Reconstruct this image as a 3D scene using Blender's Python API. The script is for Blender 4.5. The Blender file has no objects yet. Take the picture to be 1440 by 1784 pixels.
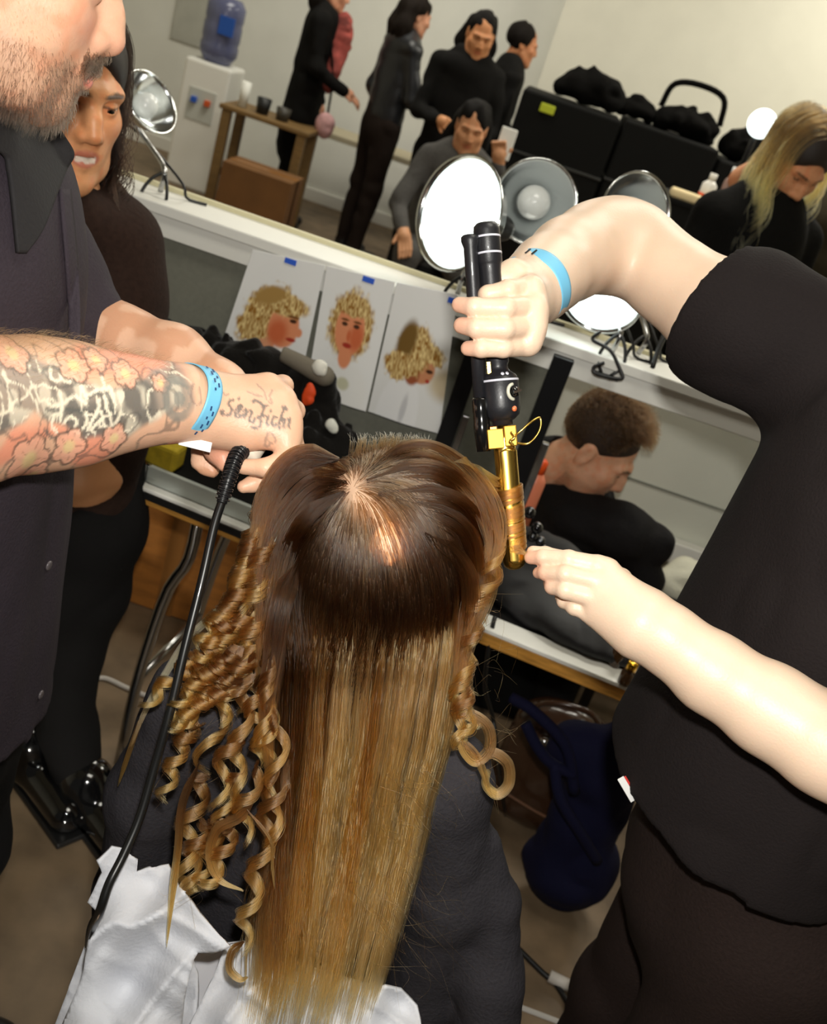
import bpy, bmesh, math, random
import numpy as np
import openvdb as vdb
from mathutils import Vector, Matrix
from mathutils.bvhtree import BVHTree

# ------------------------------------------------------------------ camera
sc = bpy.context.scene
COL = sc.collection
CAMZ, PITCH, ROLL, LENS = 1.68, math.radians(26), math.radians(19), 35.0
FPX = LENS / 36.0 * 1784
CP = np.array([0, 0, CAMZ])
CF = np.array([0, math.cos(PITCH), -math.sin(PITCH)])
R0 = np.array([1., 0, 0]); U0 = np.array([0, math.sin(PITCH), math.cos(PITCH)])
CX = math.cos(ROLL) * R0 + math.sin(ROLL) * U0
CY = -math.sin(ROLL) * R0 + math.cos(ROLL) * U0
cd = bpy.data.cameras.new('camera'); cam = bpy.data.objects.new('camera', cd); COL.objects.link(cam)
cd.sensor_fit = 'VERTICAL'; cd.sensor_height = 36; cd.sensor_width = 29; cd.lens = LENS
cd.clip_start = 0.02; cd.clip_end = 60
cd.dof.use_dof = True; cd.dof.focus_distance = 0.93; cd.dof.aperture_fstop = 9.0
M = Matrix.Identity(4)
for i in range(3):
    M[i][0], M[i][1], M[i][2], M[i][3] = CX[i], CY[i], -CF[i], CP[i]
cam.matrix_world = M
sc.camera = cam
# ------------------------------------------------------------------ world, light, exposure
w = bpy.data.worlds.new('room_air'); sc.world = w; w.use_nodes = True
w.node_tree.nodes['Background'].inputs[0].default_value = (1.0, 0.95, 0.82, 1)
w.node_tree.nodes['Background'].inputs[1].default_value = 0.05
sc.view_settings.view_transform = 'Standard'; sc.view_settings.look = 'None'
sc.view_settings.gamma = 1; sc.view_settings.use_curve_mapping = False
sc.view_settings.exposure = 0.0
# camera flash: a small strobe head held just above the lens
fl = bpy.data.lights.new('camera_flash', 'SPOT'); flo = bpy.data.objects.new('camera_flash', fl); COL.objects.link(flo)
fl.energy = 52; fl.color = (1.0, 0.97, 0.90); fl.shadow_soft_size = 0.018
fl.spot_size = math.radians(105); fl.spot_blend = 0.8
flo.matrix_world = Matrix.Translation(Vector(CP + 0.085 * CY + 0.03 * CX)) @ M.to_3x3().to_4x4() @ Matrix.Rotation(math.radians(-6), 4, 'Y')
# fluorescent ceiling panels over the hall, with one added fill above the camera
def ceil_light(x, y, sx, sy, e, col=(1, 0.96, 0.84)):
    l = bpy.data.lights.new('ceiling_panel_and_fill', 'AREA'); l.shape = 'RECTANGLE'; l.size = sx; l.size_y = sy
    l.energy = e; l.color = col
    o = bpy.data.objects.new('ceiling_panel_and_fill', l); o.location = (x, y, 3.55); COL.objects.link(o)
ceil_light(-1.2, 6.2, 1.2, 2.0, 66)
ceil_light(2.2, 6.4, 1.2, 2.0, 105)
ceil_light(0.6, 3.4, 1.2, 0.8, 44)
ceil_light(0.2, 0.7, 1.2, 0.8, 24)  # added fill above the camera, brightens the taped prints

# ------------------------------------------------------------------ helpers
def at(px, py, d):
    return CP + d * (CF + CX * (px - 720) / FPX - CY * (py - 892) / FPX)
def aty(px, py, y):
    v = CF + CX * (px - 720) / FPX - CY * (py - 892) / FPX
    return CP + v * (y - CP[1]) / v[1]
def atz(px, py, z):
    v = CF + CX * (px - 720) / FPX - CY * (py - 892) / FPX
    return CP + v * (z - CP[2]) / v[2]
def proj(P):
    v = np.asarray(P) - CP; d = v @ CF
    return np.stack([720 + FPX * (v @ CX) / d, 892 - FPX * (v @ CY) / d, d], -1)
def nrm(v):
    v = np.asarray(v, float); return v / (np.linalg.norm(v, axis=-1, keepdims=True) + 1e-12)
def S(r, g, b):
    f = lambda c: (c / 255 / 12.92 if c / 255 <= 0.04045 else ((c / 255 + 0.055) / 1.055) ** 2.4)
    return (f(r), f(g), f(b))
rng = np.random.default_rng(7)
_N = np.random.default_rng(3).random((32, 32, 32)).astype(np.float32)
def vnoise(x, y, z, seed=0):
    def fr(a):
        i = np.floor(a).astype(np.int32); t = (a - i).astype(np.float32); return i, t * t * (3 - 2 * t)
    xi, xf = fr(np.asarray(x) + seed * 7.3); yi, yf = fr(np.asarray(y) + seed * 3.1); zi, zf = fr(np.asarray(z) + seed * 5.7)
    g = lambda a, b, c: _N[a & 31, b & 31, c & 31]
    r = 0
    for a in (0, 1):
        for b in (0, 1):
            for c in (0, 1):
                r = r + g(xi + a, yi + b, zi + c) * (xf if a else 1 - xf) * (yf if b else 1 - yf) * (zf if c else 1 - zf)
    return r
def sstep(a, b, x):
    t = np.clip((np.asarray(x, float) - a) / (b - a), 0, 1); return t * t * (3 - 2 * t)

# ---- materials
MATS = {}
def mat(name, col=(.5, .5, .5), rough=.5, metal=0., bump=0., scale=40., var=0., emit=None, estr=0., sheen=0., spec=.5, trans=0., attr=False, sss=0., coat=0., stretch=None):
    if name in MATS: return MATS[name]
    m = bpy.data.materials.new(name); m.use_nodes = True; MATS[name] = m
    nt = m.node_tree; b = nt.nodes['Principled BSDF']
    b.inputs['Base Color'].default_value = (*col, 1); b.inputs['Roughness'].default_value = rough
    b.inputs['Metallic'].default_value = metal; b.inputs['Specular IOR Level'].default_value = spec
    b.inputs['Transmission Weight'].default_value = trans
    b.inputs['Coat Weight'].default_value = coat
    if sheen: b.inputs['Sheen Weight'].default_value = sheen; b.inputs['Sheen Roughness'].default_value = .4
    if sss:
        b.inputs['Subsurface Weight'].default_value = sss; b.inputs['Subsurface Radius'].default_value = (1, .35, .18); b.inputs['Subsurface Scale'].default_value = .006
    if emit: b.inputs['Emission Color'].default_value = (*emit, 1); b.inputs['Emission Strength'].default_value = estr
    src = None
    if attr:
        a = nt.nodes.new('ShaderNodeAttribute'); a.attribute_name = 'Col'; src = a.outputs['Color']
        nt.links.new(src, b.inputs['Base Color'])
    if var or bump:
        tc = nt.nodes.new('ShaderNodeTexCoord'); mp = nt.nodes.new('ShaderNodeMapping')
        nt.links.new(tc.outputs['Object'], mp.inputs[0])
        if stretch: mp.inputs['Scale'].default_value = stretch
        n = nt.nodes.new('ShaderNodeTexNoise'); n.inputs['Scale'].default_value = scale; n.inputs['Detail'].default_value = 5
        nt.links.new(mp.outputs[0], n.inputs['Vector'])
        if var:
            mx = nt.nodes.new('ShaderNodeMix'); mx.data_type = 'RGBA'; mx.blend_type = 'MULTIPLY'
            mx.inputs['Factor'].default_value = 1
            r = nt.nodes.new('ShaderNodeMapRange'); r.inputs[1].default_value = .3; r.inputs[2].default_value = .7
            r.inputs[3].default_value = 1 - var; r.inputs[4].default_value = 1 + var * .6
            nt.links.new(n.outputs[0], r.inputs[0]); nt.links.new(r.outputs[0], mx.inputs['B'])
            if src: nt.links.new(src, mx.inputs['A'])
            else: mx.inputs['A'].default_value = (*col, 1)
            nt.links.new(mx.outputs['Result'], b.inputs['Base Color'])
        if bump:
            bp = nt.nodes.new('ShaderNodeBump'); bp.inputs['Strength'].default_value = bump; bp.inputs['Distance'].default_value = .003
            nt.links.new(n.outputs[0], bp.inputs['Height']); nt.links.new(bp.outputs[0], b.inputs['Normal'])
    return m
def hairmat(name, ramp, rough=.28, rrough=.35, var=.25, coat=0., ior=1.5):
    """ramp: list of (position along the strand, linear colour)"""
    m = bpy.data.materials.new(name); m.use_nodes = True; MATS[name] = m
    nt = m.node_tree; nt.nodes.remove(nt.nodes['Principled BSDF'])
    h = nt.nodes.new('ShaderNodeBsdfHairPrincipled'); h.parametrization = 'COLOR'; h.model = 'CHIANG'
    h.inputs['Roughness'].default_value = rough; h.inputs['Radial Roughness'].default_value = rrough
    h.inputs['Random Roughness'].default_value = .2; h.inputs['Coat'].default_value = coat; h.inputs['IOR'].default_value = ior
    hi = nt.nodes.new('ShaderNodeHairInfo'); cr = nt.nodes.new('ShaderNodeValToRGB')
    e = cr.color_ramp.elements
    while len(e) < len(ramp): e.new(.5)
    for el, (p, c) in zip(e, ramp): el.position = p; el.color = (*c, 1)
    nt.links.new(hi.outputs['Intercept'], cr.inputs[0])
    mx = nt.nodes.new('ShaderNodeMix'); mx.data_type = 'RGBA'; mx.blend_type = 'MULTIPLY'; mx.inputs['Factor'].default_value = 1
    r = nt.nodes.new('ShaderNodeMapRange'); r.inputs[3].default_value = 1 - var; r.inputs[4].default_value = 1 + var
    nt.links.new(hi.outputs['Random'], r.inputs[0]); nt.links.new(r.outputs[0], mx.inputs['B'])
    nt.links.new(cr.outputs[0], mx.inputs['A']); nt.links.new(mx.outputs['Result'], h.inputs['Color'])
    nt.links.new(h.outputs[0], nt.nodes['Material Output'].inputs['Surface'])
    return m

# ---- objects
def tag(o, label=None, cat=None, group=None, kind=None):
    if label: o['label'] = label
    if cat: o['category'] = cat
    if group: o['group'] = group
    if kind: o['kind'] = kind
    return o
def thing(name, label, cat, group=None, parent=None):
    o = bpy.data.objects.new(name, None); o.empty_display_size = .05; COL.objects.link(o); tag(o, label, cat, group)
    if parent: o.parent = parent
    return o
def link(name, me, m, parent=None):
    o = bpy.data.objects.new(name, me); COL.objects.link(o)
    if m is not None: me.materials.append(m)
    if parent is not None: o.parent = parent
    return o
def mesh(name, vs, fs, m, parent=None, smooth=True, col=None):
    me = bpy.data.meshes.new(name)
    me.from_pydata(np.asarray(vs, float).tolist(), [], fs.tolist() if isinstance(fs, np.ndarray) else fs)
    me.update()
    if smooth: me.polygons.foreach_set('use_smooth', np.ones(len(me.polygons), bool))
    if col is not None:
        a = me.color_attributes.new('Col', 'FLOAT_COLOR', 'POINT')
        c = np.ones((len(vs), 4), np.float32); c[:, :3] = col
        a.data.foreach_set('color', c.ravel())
    return link(name, me, m, parent)
class MB:
    """collects shapes, builds one mesh"""
    def __init__(s): s.v = []; s.f = []; s.sm = []
    def add(s, vs, fs, smooth=True):
        o = len(s.v); s.v += [tuple(map(float, p)) for p in vs]; s.f += [[i + o for i in f] for f in fs]; s.sm += [smooth] * len(fs)
        return s
    def box(s, c, size, R=None, bev=.0):
        bm = bmesh.new(); bmesh.ops.create_cube(bm, size=1)
        bmesh.ops.scale(bm, vec=size, verts=bm.verts)
        if bev: bmesh.ops.bevel(bm, geom=bm.edges[:], offset=bev, segments=2, affect='EDGES', profile=.5)
        R = np.eye(3) if R is None else np.asarray(R)
        vs = [np.asarray(c) + R @ np.array(v.co) for v in bm.verts]
        bm.verts.index_update(); fs = [[v.index for v in f.verts] for f in bm.faces]; bm.free()
        return s.add(vs, fs, False)
    def b2(s, x0, x1, y0, y1, z0, z1, bev=.0):
        return s.box(((x0 + x1) / 2, (y0 + y1) / 2, (z0 + z1) / 2), (abs(x1 - x0), abs(y1 - y0), abs(z1 - z0)), None, bev)
    def tube(s, pts, r, n=10, cap=True, closed=False):
        P = np.asarray(pts, float); k = len(P)
        r = np.full(k, r) if np.isscalar(r) else np.asarray(r, float)
        T = np.gradient(P, axis=0) if not closed else np.roll(P, -1, 0) - np.roll(P, 1, 0)
        T = nrm(T); ref = np.array([0, 0, 1.]) if abs(T[0][2]) < .9 else np.array([1., 0, 0])
        u = nrm(np.cross(ref, T[0])); vs = []
        for i in range(k):
            u = nrm(u - T[i] * (u @ T[i])); v = np.cross(T[i], u)
            for j in range(n):
                a = 2 * math.pi * j / n; vs.append(P[i] + r[i] * (u * math.cos(a) + v * math.sin(a)))
        fs = []
        for i in range(k if closed else k - 1):
            i2 = (i + 1) % k
            for j in range(n):
                j2 = (j + 1) % n; fs.append([i * n + j, i * n + j2, i2 * n + j2, i2 * n + j])
        if cap and not closed: fs += [list(range(n))[::-1], list(range((k - 1) * n, k * n))]
        return s.add(vs, fs)
    def lathe(s, prof, o, ax, n=28):
        """prof: (radius, distance along axis)"""
        ax = nrm(ax); ref = np.array([0, 0, 1.]) if abs(ax[2]) < .9 else np.array([1., 0, 0])
        u = nrm(np.cross(ref, ax)); v = np.cross(ax, u); vs = []; fs = []
        for (r, z) in prof:
            for j in range(n):
                a = 2 * math.pi * j / n; vs.append(np.asarray(o) + ax * z + r * (u * math.cos(a) + v * math.sin(a)))
        for i in range(len(prof) - 1):
            for j in range(n):
                j2 = (j + 1) % n; fs.append([i * n + j, i * n + j2, (i + 1) * n + j2, (i + 1) * n + j])
        return s.add(vs, fs)
    def build(s, name, m, parent=None):
        o = mesh(name, s.v, s.f, m, parent, smooth=False)
        o.data.polygons.foreach_set('use_smooth', np.array(s.sm, bool)); return o
def spline(pts, n):
    """Catmull-Rom through pts (any dimension)"""
    P = np.asarray(pts, float); k = len(P)
    if k == 2: return P[0] + (P[1] - P[0]) * np.linspace(0, 1, n)[:, None]
    E = np.vstack([2 * P[0] - P[1], P, 2 * P[-1] - P[-2]])
    t = np.linspace(0, k - 1 - 1e-6, n); i = t.astype(int); f = (t - i)[:, None]
    a, b, c, d = E[i], E[i + 1], E[i + 2], E[i + 3]
    return .5 * (2 * b + (c - a) * f + (2 * a - 5 * b + 4 * c - d) * f ** 2 + (3 * b - a - 3 * c + d) * f ** 3)
def px(*pts): return [at(*p) for p in pts]

# ---- signed distance sculpting (one continuous surface per body / garment)
class V:
    def __init__(s, lo, hi, h):
        s.lo = np.asarray(lo, float); s.h = h
        n = np.ceil((np.asarray(hi, float) - s.lo) / h).astype(int) + 1
        s.n = n; s.g = np.full(n, .08, np.float32)
        s.ax = [(s.lo[i] + h * np.arange(n[i])).astype(np.float32) for i in range(3)]
    def _sl(s, lo, hi):
        a = np.clip(np.floor((np.asarray(lo) - s.lo) / s.h).astype(int), 0, s.n); b = np.clip(np.ceil((np.asarray(hi) - s.lo) / s.h).astype(int) + 1, 0, s.n)
        if np.any(b <= a): return None
        sl = tuple(slice(a[i], b[i]) for i in range(3))
        return sl, s.ax[0][sl[0]][:, None, None], s.ax[1][sl[1]][None, :, None], s.ax[2][sl[2]][None, None, :]
    def _mix(s, sl, d, k, op):
        g = s.g[sl]
        if op == 'add':
            if k <= 0: s.g[sl] = np.minimum(g, d)
            else:
                hh = np.maximum(k - np.abs(g - d), 0) / k; s.g[sl] = np.minimum(g, d) - hh * hh * k * .25
        elif op == 'sub':
            d = -d
            if k <= 0: s.g[sl] = np.maximum(g, d)
            else:
                hh = np.maximum(k - np.abs(g - d), 0) / k; s.g[sl] = np.maximum(g, d) + hh * hh * k * .25
    def cone(s, a, b, ra, rb, k=.012, op='add', flat=None):
        """tapered capsule; flat=(axis, factor) squashes it along an axis"""
        a = np.asarray(a, float); b = np.asarray(b, float); m = max(ra, rb) * (1 if flat is None else max(1, flat[1])) + k + 4 * s.h
        q = s._sl(np.minimum(a, b) - m, np.maximum(a, b) + m)
        if q is None: return s
        sl, x, y, z = q; ab = b - a; L = float(ab @ ab) + 1e-9
        dx, dy, dz = x - a[0], y - a[1], z - a[2]
        t = np.clip((dx * ab[0] + dy * ab[1] + dz * ab[2]) / L, 0, 1)
        px_, py_, pz_ = dx - t * ab[0], dy - t * ab[1], dz - t * ab[2]
        if flat is not None:
            n = nrm(flat[0]); c = (px_ * n[0] + py_ * n[1] + pz_ * n[2]); e = (1 / flat[1] - 1)
            px_, py_, pz_ = px_ + c * e * n[0], py_ + c * e * n[1], pz_ + c * e * n[2]
        d = np.sqrt(px_ ** 2 + py_ ** 2 + pz_ ** 2) - (ra + t * (rb - ra))
        s._mix(sl, d.astype(np.float32), k, op); return s
    def tube(s, pr, k=.012, op='add', flat=None):
        for (a, ra), (b, rb) in zip(pr[:-1], pr[1:]): s.cone(a, b, ra, rb, k, op, flat)
        return s
    def ell(s, c, r, k=.012, op='add', R=None):
        c = np.asarray(c, float); r = np.asarray(r, float); m = r.max() + k + 4 * s.h
        q = s._sl(c - m, c + m)
        if q is None: return s
        sl, x, y, z = q; p = [x - c[0], y - c[1], z - c[2]]
        if R is not None:
            R = np.asarray(R); p = [sum(p[j] * R[j, i] for j in range(3)) for i in range(3)]
        k0 = np.sqrt(sum((p[i] / r[i]) ** 2 for i in range(3))); k1 = np.sqrt(sum((p[i] / r[i] ** 2) ** 2 for i in range(3))) + 1e-6
        s._mix(sl, (k0 * (k0 - 1) / k1).astype(np.float32), k, op); return s
    def half(s, p, n, k=.004):
        """cut everything on the side the normal points to"""
        n = nrm(n); d = ((s.ax[0][:, None, None] - p[0]) * n[0] + (s.ax[1][None, :, None] - p[1]) * n[1] + (s.ax[2][None, None, :] - p[2]) * n[2])
        s.g = np.maximum(s.g, d.astype(np.float32)); return s
    def fold(s, amp, freq, seed=0, st=(1, 1, 1), dirs=None):
        x, y, z = np.meshgrid(*s.ax, indexing='ij', sparse=False)
        m = np.abs(s.g) < .03
        if dirs is not None:
            D = np.asarray(dirs); X = x[m] * D[0][0] + y[m] * D[0][1] + z[m] * D[0][2]; Y = x[m] * D[1][0] + y[m] * D[1][1] + z[m] * D[1][2]; Z = x[m] * D[2][0] + y[m] * D[2][1] + z[m] * D[2][2]
        else: X, Y, Z = x[m], y[m], z[m]
        n = vnoise(X * freq * st[0], Y * freq * st[1], Z * freq * st[2], seed)
        n = 1 - np.abs(2 * n - 1) * 1.6
        s.g[m] += (amp * n).astype(np.float32); return s
    def out(s):
        g = vdb.FloatGrid(.08); g.copyFromArray(np.clip(s.g, -.08, .08))
        p, q = g.convertToQuads(isovalue=0.0)
        p = p * s.h + s.lo; q = q.astype(int)
        if len(q):
            a, b, c = p[q[:, 0]], p[q[:, 1]], p[q[:, 2]]
            vol = np.einsum('ij,ij->i', a, np.cross(b, c)).sum()
            o = p.mean(0); vol = np.einsum('ij,ij->i', a - o, np.cross(b - o, c - o)).sum()
            if vol < 0: q = q[:, ::-1]
        return p, q
def xf(p, M3, t): return p @ np.asarray(M3).T + np.asarray(t)
def joinm(*parts):
    vs, fs, o = [], [], 0
    for p, q in parts:
        vs.append(p); fs.append(q + o); o += len(p)
    return np.vstack(vs), np.vstack(fs)

# ---- strands
def strands(name, paths, rad, m, parent, tip=.35):
    hc = bpy.data.hair_curves.new(name)
    cnt = [len(p) for p in paths]; hc.add_curves(cnt)
    P = np.vstack(paths).astype(np.float32)
    hc.attributes['position'].data.foreach_set('vector', P.ravel())
    r = np.concatenate([np.interp(np.linspace(0, 1, n), [0, .7, 1], [rad, rad, rad * tip]) for n in cnt]).astype(np.float32)
    a = hc.attributes.get('radius') or hc.attributes.new('radius', 'FLOAT', 'POINT')
    a.data.foreach_set('value', r)
    o = bpy.data.objects.new(name, hc); COL.objects.link(o); hc.materials.append(m)
    if parent is not None: o.parent = parent
    return o
def flow(P, cen, rad, W, n, step, leave=-.15, a0=1., fall=.12, Rm=None, drift=(0, 0, 0), grav=(0, 0, -1)):
    """combed strands over an ellipsoid scalp: radial from the whorl W, then gravity"""
    Rm = np.eye(3) if Rm is None else np.asarray(Rm); g = np.asarray(grav, float)
    loc = lambda p: (p - cen) @ Rm
    P = P.copy(); out = [P.copy()]; rn = np.linalg.norm(loc(P) / rad, axis=1)
    off = np.zeros(len(P), bool); pd = np.zeros_like(P); off_n = np.zeros(len(P))
    for i in range(n):
        q = loc(P) / rad; nn = nrm((q / rad) @ Rm.T)
        off |= nn @ -g < leave
        t = P - W; t = t - (t * nn).sum(1)[:, None] * nn; dist = np.linalg.norm(t, axis=1); t = nrm(t)
        gg = g - (nn @ g)[:, None] * nn; gg = nrm(gg)
        a = (a0 * np.exp(-dist / fall))[:, None]
        d = nrm(a * t + (1 - a) * gg + .0)
        do = nrm(.72 * pd + .28 * (g + np.asarray(drift)))
        d = np.where(off[:, None], do, d); P = P + step * d; pd = d
        q = loc(P) / rad; r = np.linalg.norm(q, axis=1); tgt = np.where(off, np.maximum(r, rn), rn)
        P = (q / r[:, None] * tgt[:, None] * rad) @ Rm.T + cen
        out.append(P.copy())
    return np.stack(out, 1), off
def clumpify(P, ncl, amt, seed=0, prof=None):
    """pull strands (N,K,3) towards clump leaders along their length"""
    r = np.random.default_rng(seed); L = r.choice(len(P), ncl, replace=False)
    d = ((P[:, None, 0] - P[None, L, 0]) ** 2).sum(2) if len(P) * ncl < 4e6 else None
    if d is None: idx = r.integers(0, ncl, len(P))
    else: idx = d.argmin(1)
    K = P.shape[1]; wgt = (np.linspace(0, 1, K) if prof is None else prof)[None, :, None] * amt
    return P * (1 - wgt) + P[L][idx] * wgt
# ------------------------------------------------------------------ the room
M_wall = mat('wall_paint', S(214, 211, 196), .7, bump=.05, scale=6, var=.03)
M_wall2 = mat('wall_paint_cool', S(222, 222, 214), .7, bump=.05, scale=6, var=.03)
M_conc = mat('concrete_floor', S(128, 108, 84), .55, bump=.3, scale=9, var=.35)
M_black = mat('black_plastic', S(22, 22, 23), .38)
M_blackm = mat('black_metal', S(26, 26, 28), .3, metal=.3)
M_steel = mat('steel', S(190, 190, 190), .22, metal=1)
M_alu = mat('spun_aluminium', S(225, 228, 228), .16, metal=1, bump=.02, scale=60)
M_white = mat('white_paint', S(238, 237, 230), .45)
M_board = mat('grey_board', S(120, 120, 108), .8, bump=.15, scale=90, var=.08)
M_wood = mat('table_wood', S(196, 140, 62), .45, bump=.1, scale=14, var=.3, stretch=(1, 12, 12))
M_ply = mat('cardboard_brown', S(176, 112, 44), .8, bump=.1, scale=9, var=.25, stretch=(1, 1, 5))
M_felt = mat('black_felt', S(26, 25, 24), .95, bump=.4, scale=150, spec=.2)

def struct(name, mb, m):
    return tag(mb.build(name, m), kind='structure')
struct('floor', MB().b2(-4.2, 4.2, -1.5, 8.6, -.1, 0), M_conc)
struct('ceiling', MB().b2(-4.2, 4.2, -1.5, 8.6, 3.6, 3.7), M_wall)
struct('wall_back', MB().b2(-4.2, -.16, 8.4, 8.5, 0, 3.6), M_wall2)
struct('wall_back_right', MB().b2(-.16, 4.2, 8.05, 8.5, 0, 3.6), M_wall)
struct('wall_left', MB().b2(-4.2, -4.1, -1.5, 8.4, 0, 3.6), M_wall)
struct('wall_right', MB().b2(4.1, 4.2, -1.5, 8.05, 0, 3.6), M_wall)
struct('baseboard_back', MB().b2(-4.1, -.16, 8.375, 8.4, 0, .1, .004), M_white)
# saw-cut joint and painted line in the concrete
fj = MB(); a = atz(890, 1748, .002); b = atz(985, 1784, .002); dd = nrm(b - a); nn_ = np.array([-dd[1], dd[0], 0]) * .006
fj.add([a - dd * .5 - nn_, a - dd * .5 + nn_, b + dd * .8 + nn_, b + dd * .8 - nn_, a - dd * .5 - nn_ - [0, 0, .002], b + dd * .8 - nn_ - [0, 0, .002]], [[0, 3, 2, 1], [0, 4, 5, 3]])
struct('trim_1', fj, mat('floor_line', S(200, 196, 190), .6))
for i, (xx, yy, sx, sy, e) in enumerate(((-1.2, 6.2, 1.2, 2.0, 0), (2.2, 6.4, 1.2, 2.0, 0), (.6, 3.4, 1.2, .8, 0), (.2, .7, 1.2, .8, 0))):
    o = struct('trim_%d' % (i + 2), MB().b2(xx - sx / 2 - .03, xx + sx / 2 + .03, yy - sy / 2 - .03, yy + sy / 2 + .03, 3.56, 3.6, .005), M_white)

# ------------------------------------------------------------------ folding table with its board and ledge
U = nrm([1.0, -.117, 0]); N_ = np.array([-U[1], U[0], 0]); RT = np.stack([U, N_, [0, 0, 1]], 1)
TL = np.array([-.525, 1.645, 0])                       # front left corner of the table
def tb(mb, u0, u1, v0, v1, z0, z1, bev=.0):
    c = TL + U * (u0 + u1) / 2 + N_ * (v0 + v1) / 2 + np.array([0, 0, (z0 + z1) / 2])
    return mb.box(c, (u1 - u0, v1 - v0, z1 - z0), RT, bev)
table = thing('folding_table', 'long folding table with wood edge and white taped rim in front of the grey board', 'table')
tb(MB(), 0, 1.75, 0, .43, .708, .736, .003).build('tabletop', M_wood, table)
tb(MB(), .004, 1.746, .028, .426, .736, .740).build('black_cover', M_felt, table)['label'] = 'matt black table covering'
tb(MB(), 0, .36, -.002, .02, .736, .744, .002).build('rim_tape', M_white, table)
tb(MB(), .40, 1.4, -.004, .05, .736, .745, .002).build('rim_tape', M_white, table)
tb(MB(), 0, .36, -.004, .003, .722, .735).build('rim_band', M_black, table)
for u in (.12, 1.6):
    mb = MB(); o_ = TL + U * u
    for v in (.07, .36):
        p0 = o_ + N_ * v + [0, 0, .705]
        mb.tube(spline([p0, p0 + [0, 0, -.12] + U * .0, p0 + [0, 0, -.22] + U * -.03, p0 + [0, 0, -.46] - U * .05, p0 + [0, 0, -.703] - U * .05], 14), .0125)
    mb.tube([o_ + N_ * .07 + [0, 0, .26] - U * .045, o_ + N_ * .36 + [0, 0, .26] - U * .045], .009)
    mb.build('leg_frame', M_blackm if u > 1 else M_steel, table)

board = thing('display_board', 'grey upright board with a white ledge along its top behind the table', 'board')
MB().b2(-1.02, .165, 1.975, 1.99, .742, 1.15, .002).build('panel', M_board, board)
lb = MB().b2(-1.02, 1.15, 1.945, 2.075, 1.168, 1.19, .003).b2(-1.02, 1.15, 1.955, 1.972, 1.125, 1.168, .002)
lb.build('ledge', M_white, board)
MB().b2(-1.02, 1.15, 2.07, 2.084, 1.166, 1.199, .002).build('ledge_lip', mat('cream_strip', S(222, 214, 176), .5), board)
for x in (-1.0, .012, .182, 1.12):
    wdt = .018 if x != .182 else .021
    MB().b2(x - wdt, x + wdt, 1.925 if 0 < x < 1 else 1.99, 1.944 if 0 < x < 1 else 2.03, .0 if not 0 < x < 1 else .742, 1.165, .002).build('post', M_blackm, board)
    if 0 < x < 1:
        MB().b2(x + wdt + .001, x + wdt + .016, 1.928, 1.942, .742, .985, .002).build('post_edge', M_steel, board)
# added in place of a mirror reflection: a low screen with a short white rail
scr = thing('reflection_screen', 'pale grey low screen standing in for a mirror reflection, behind the man looking down', 'screen')
MB().b2(.0, 1.9, 2.78, 2.81, .0, .965, .003).build('panel', mat('reflection_pale', S(216, 218, 206), .7, var=.04, scale=5), scr)
MB().b2(.0, 1.9, 2.773, 2.781, .66, .664).build('seam', mat('seam_grey', S(120, 122, 112), .8), scr)
p = aty(1140, 940, 2.74); q = aty(1216, 985, 2.74)
MB().b2(p[0] - .03, q[0] + .02, 2.73, 2.775, min(p[2], q[2]) - .02, max(p[2], q[2]) + .015, .004).build('rail', M_white, scr)

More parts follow.
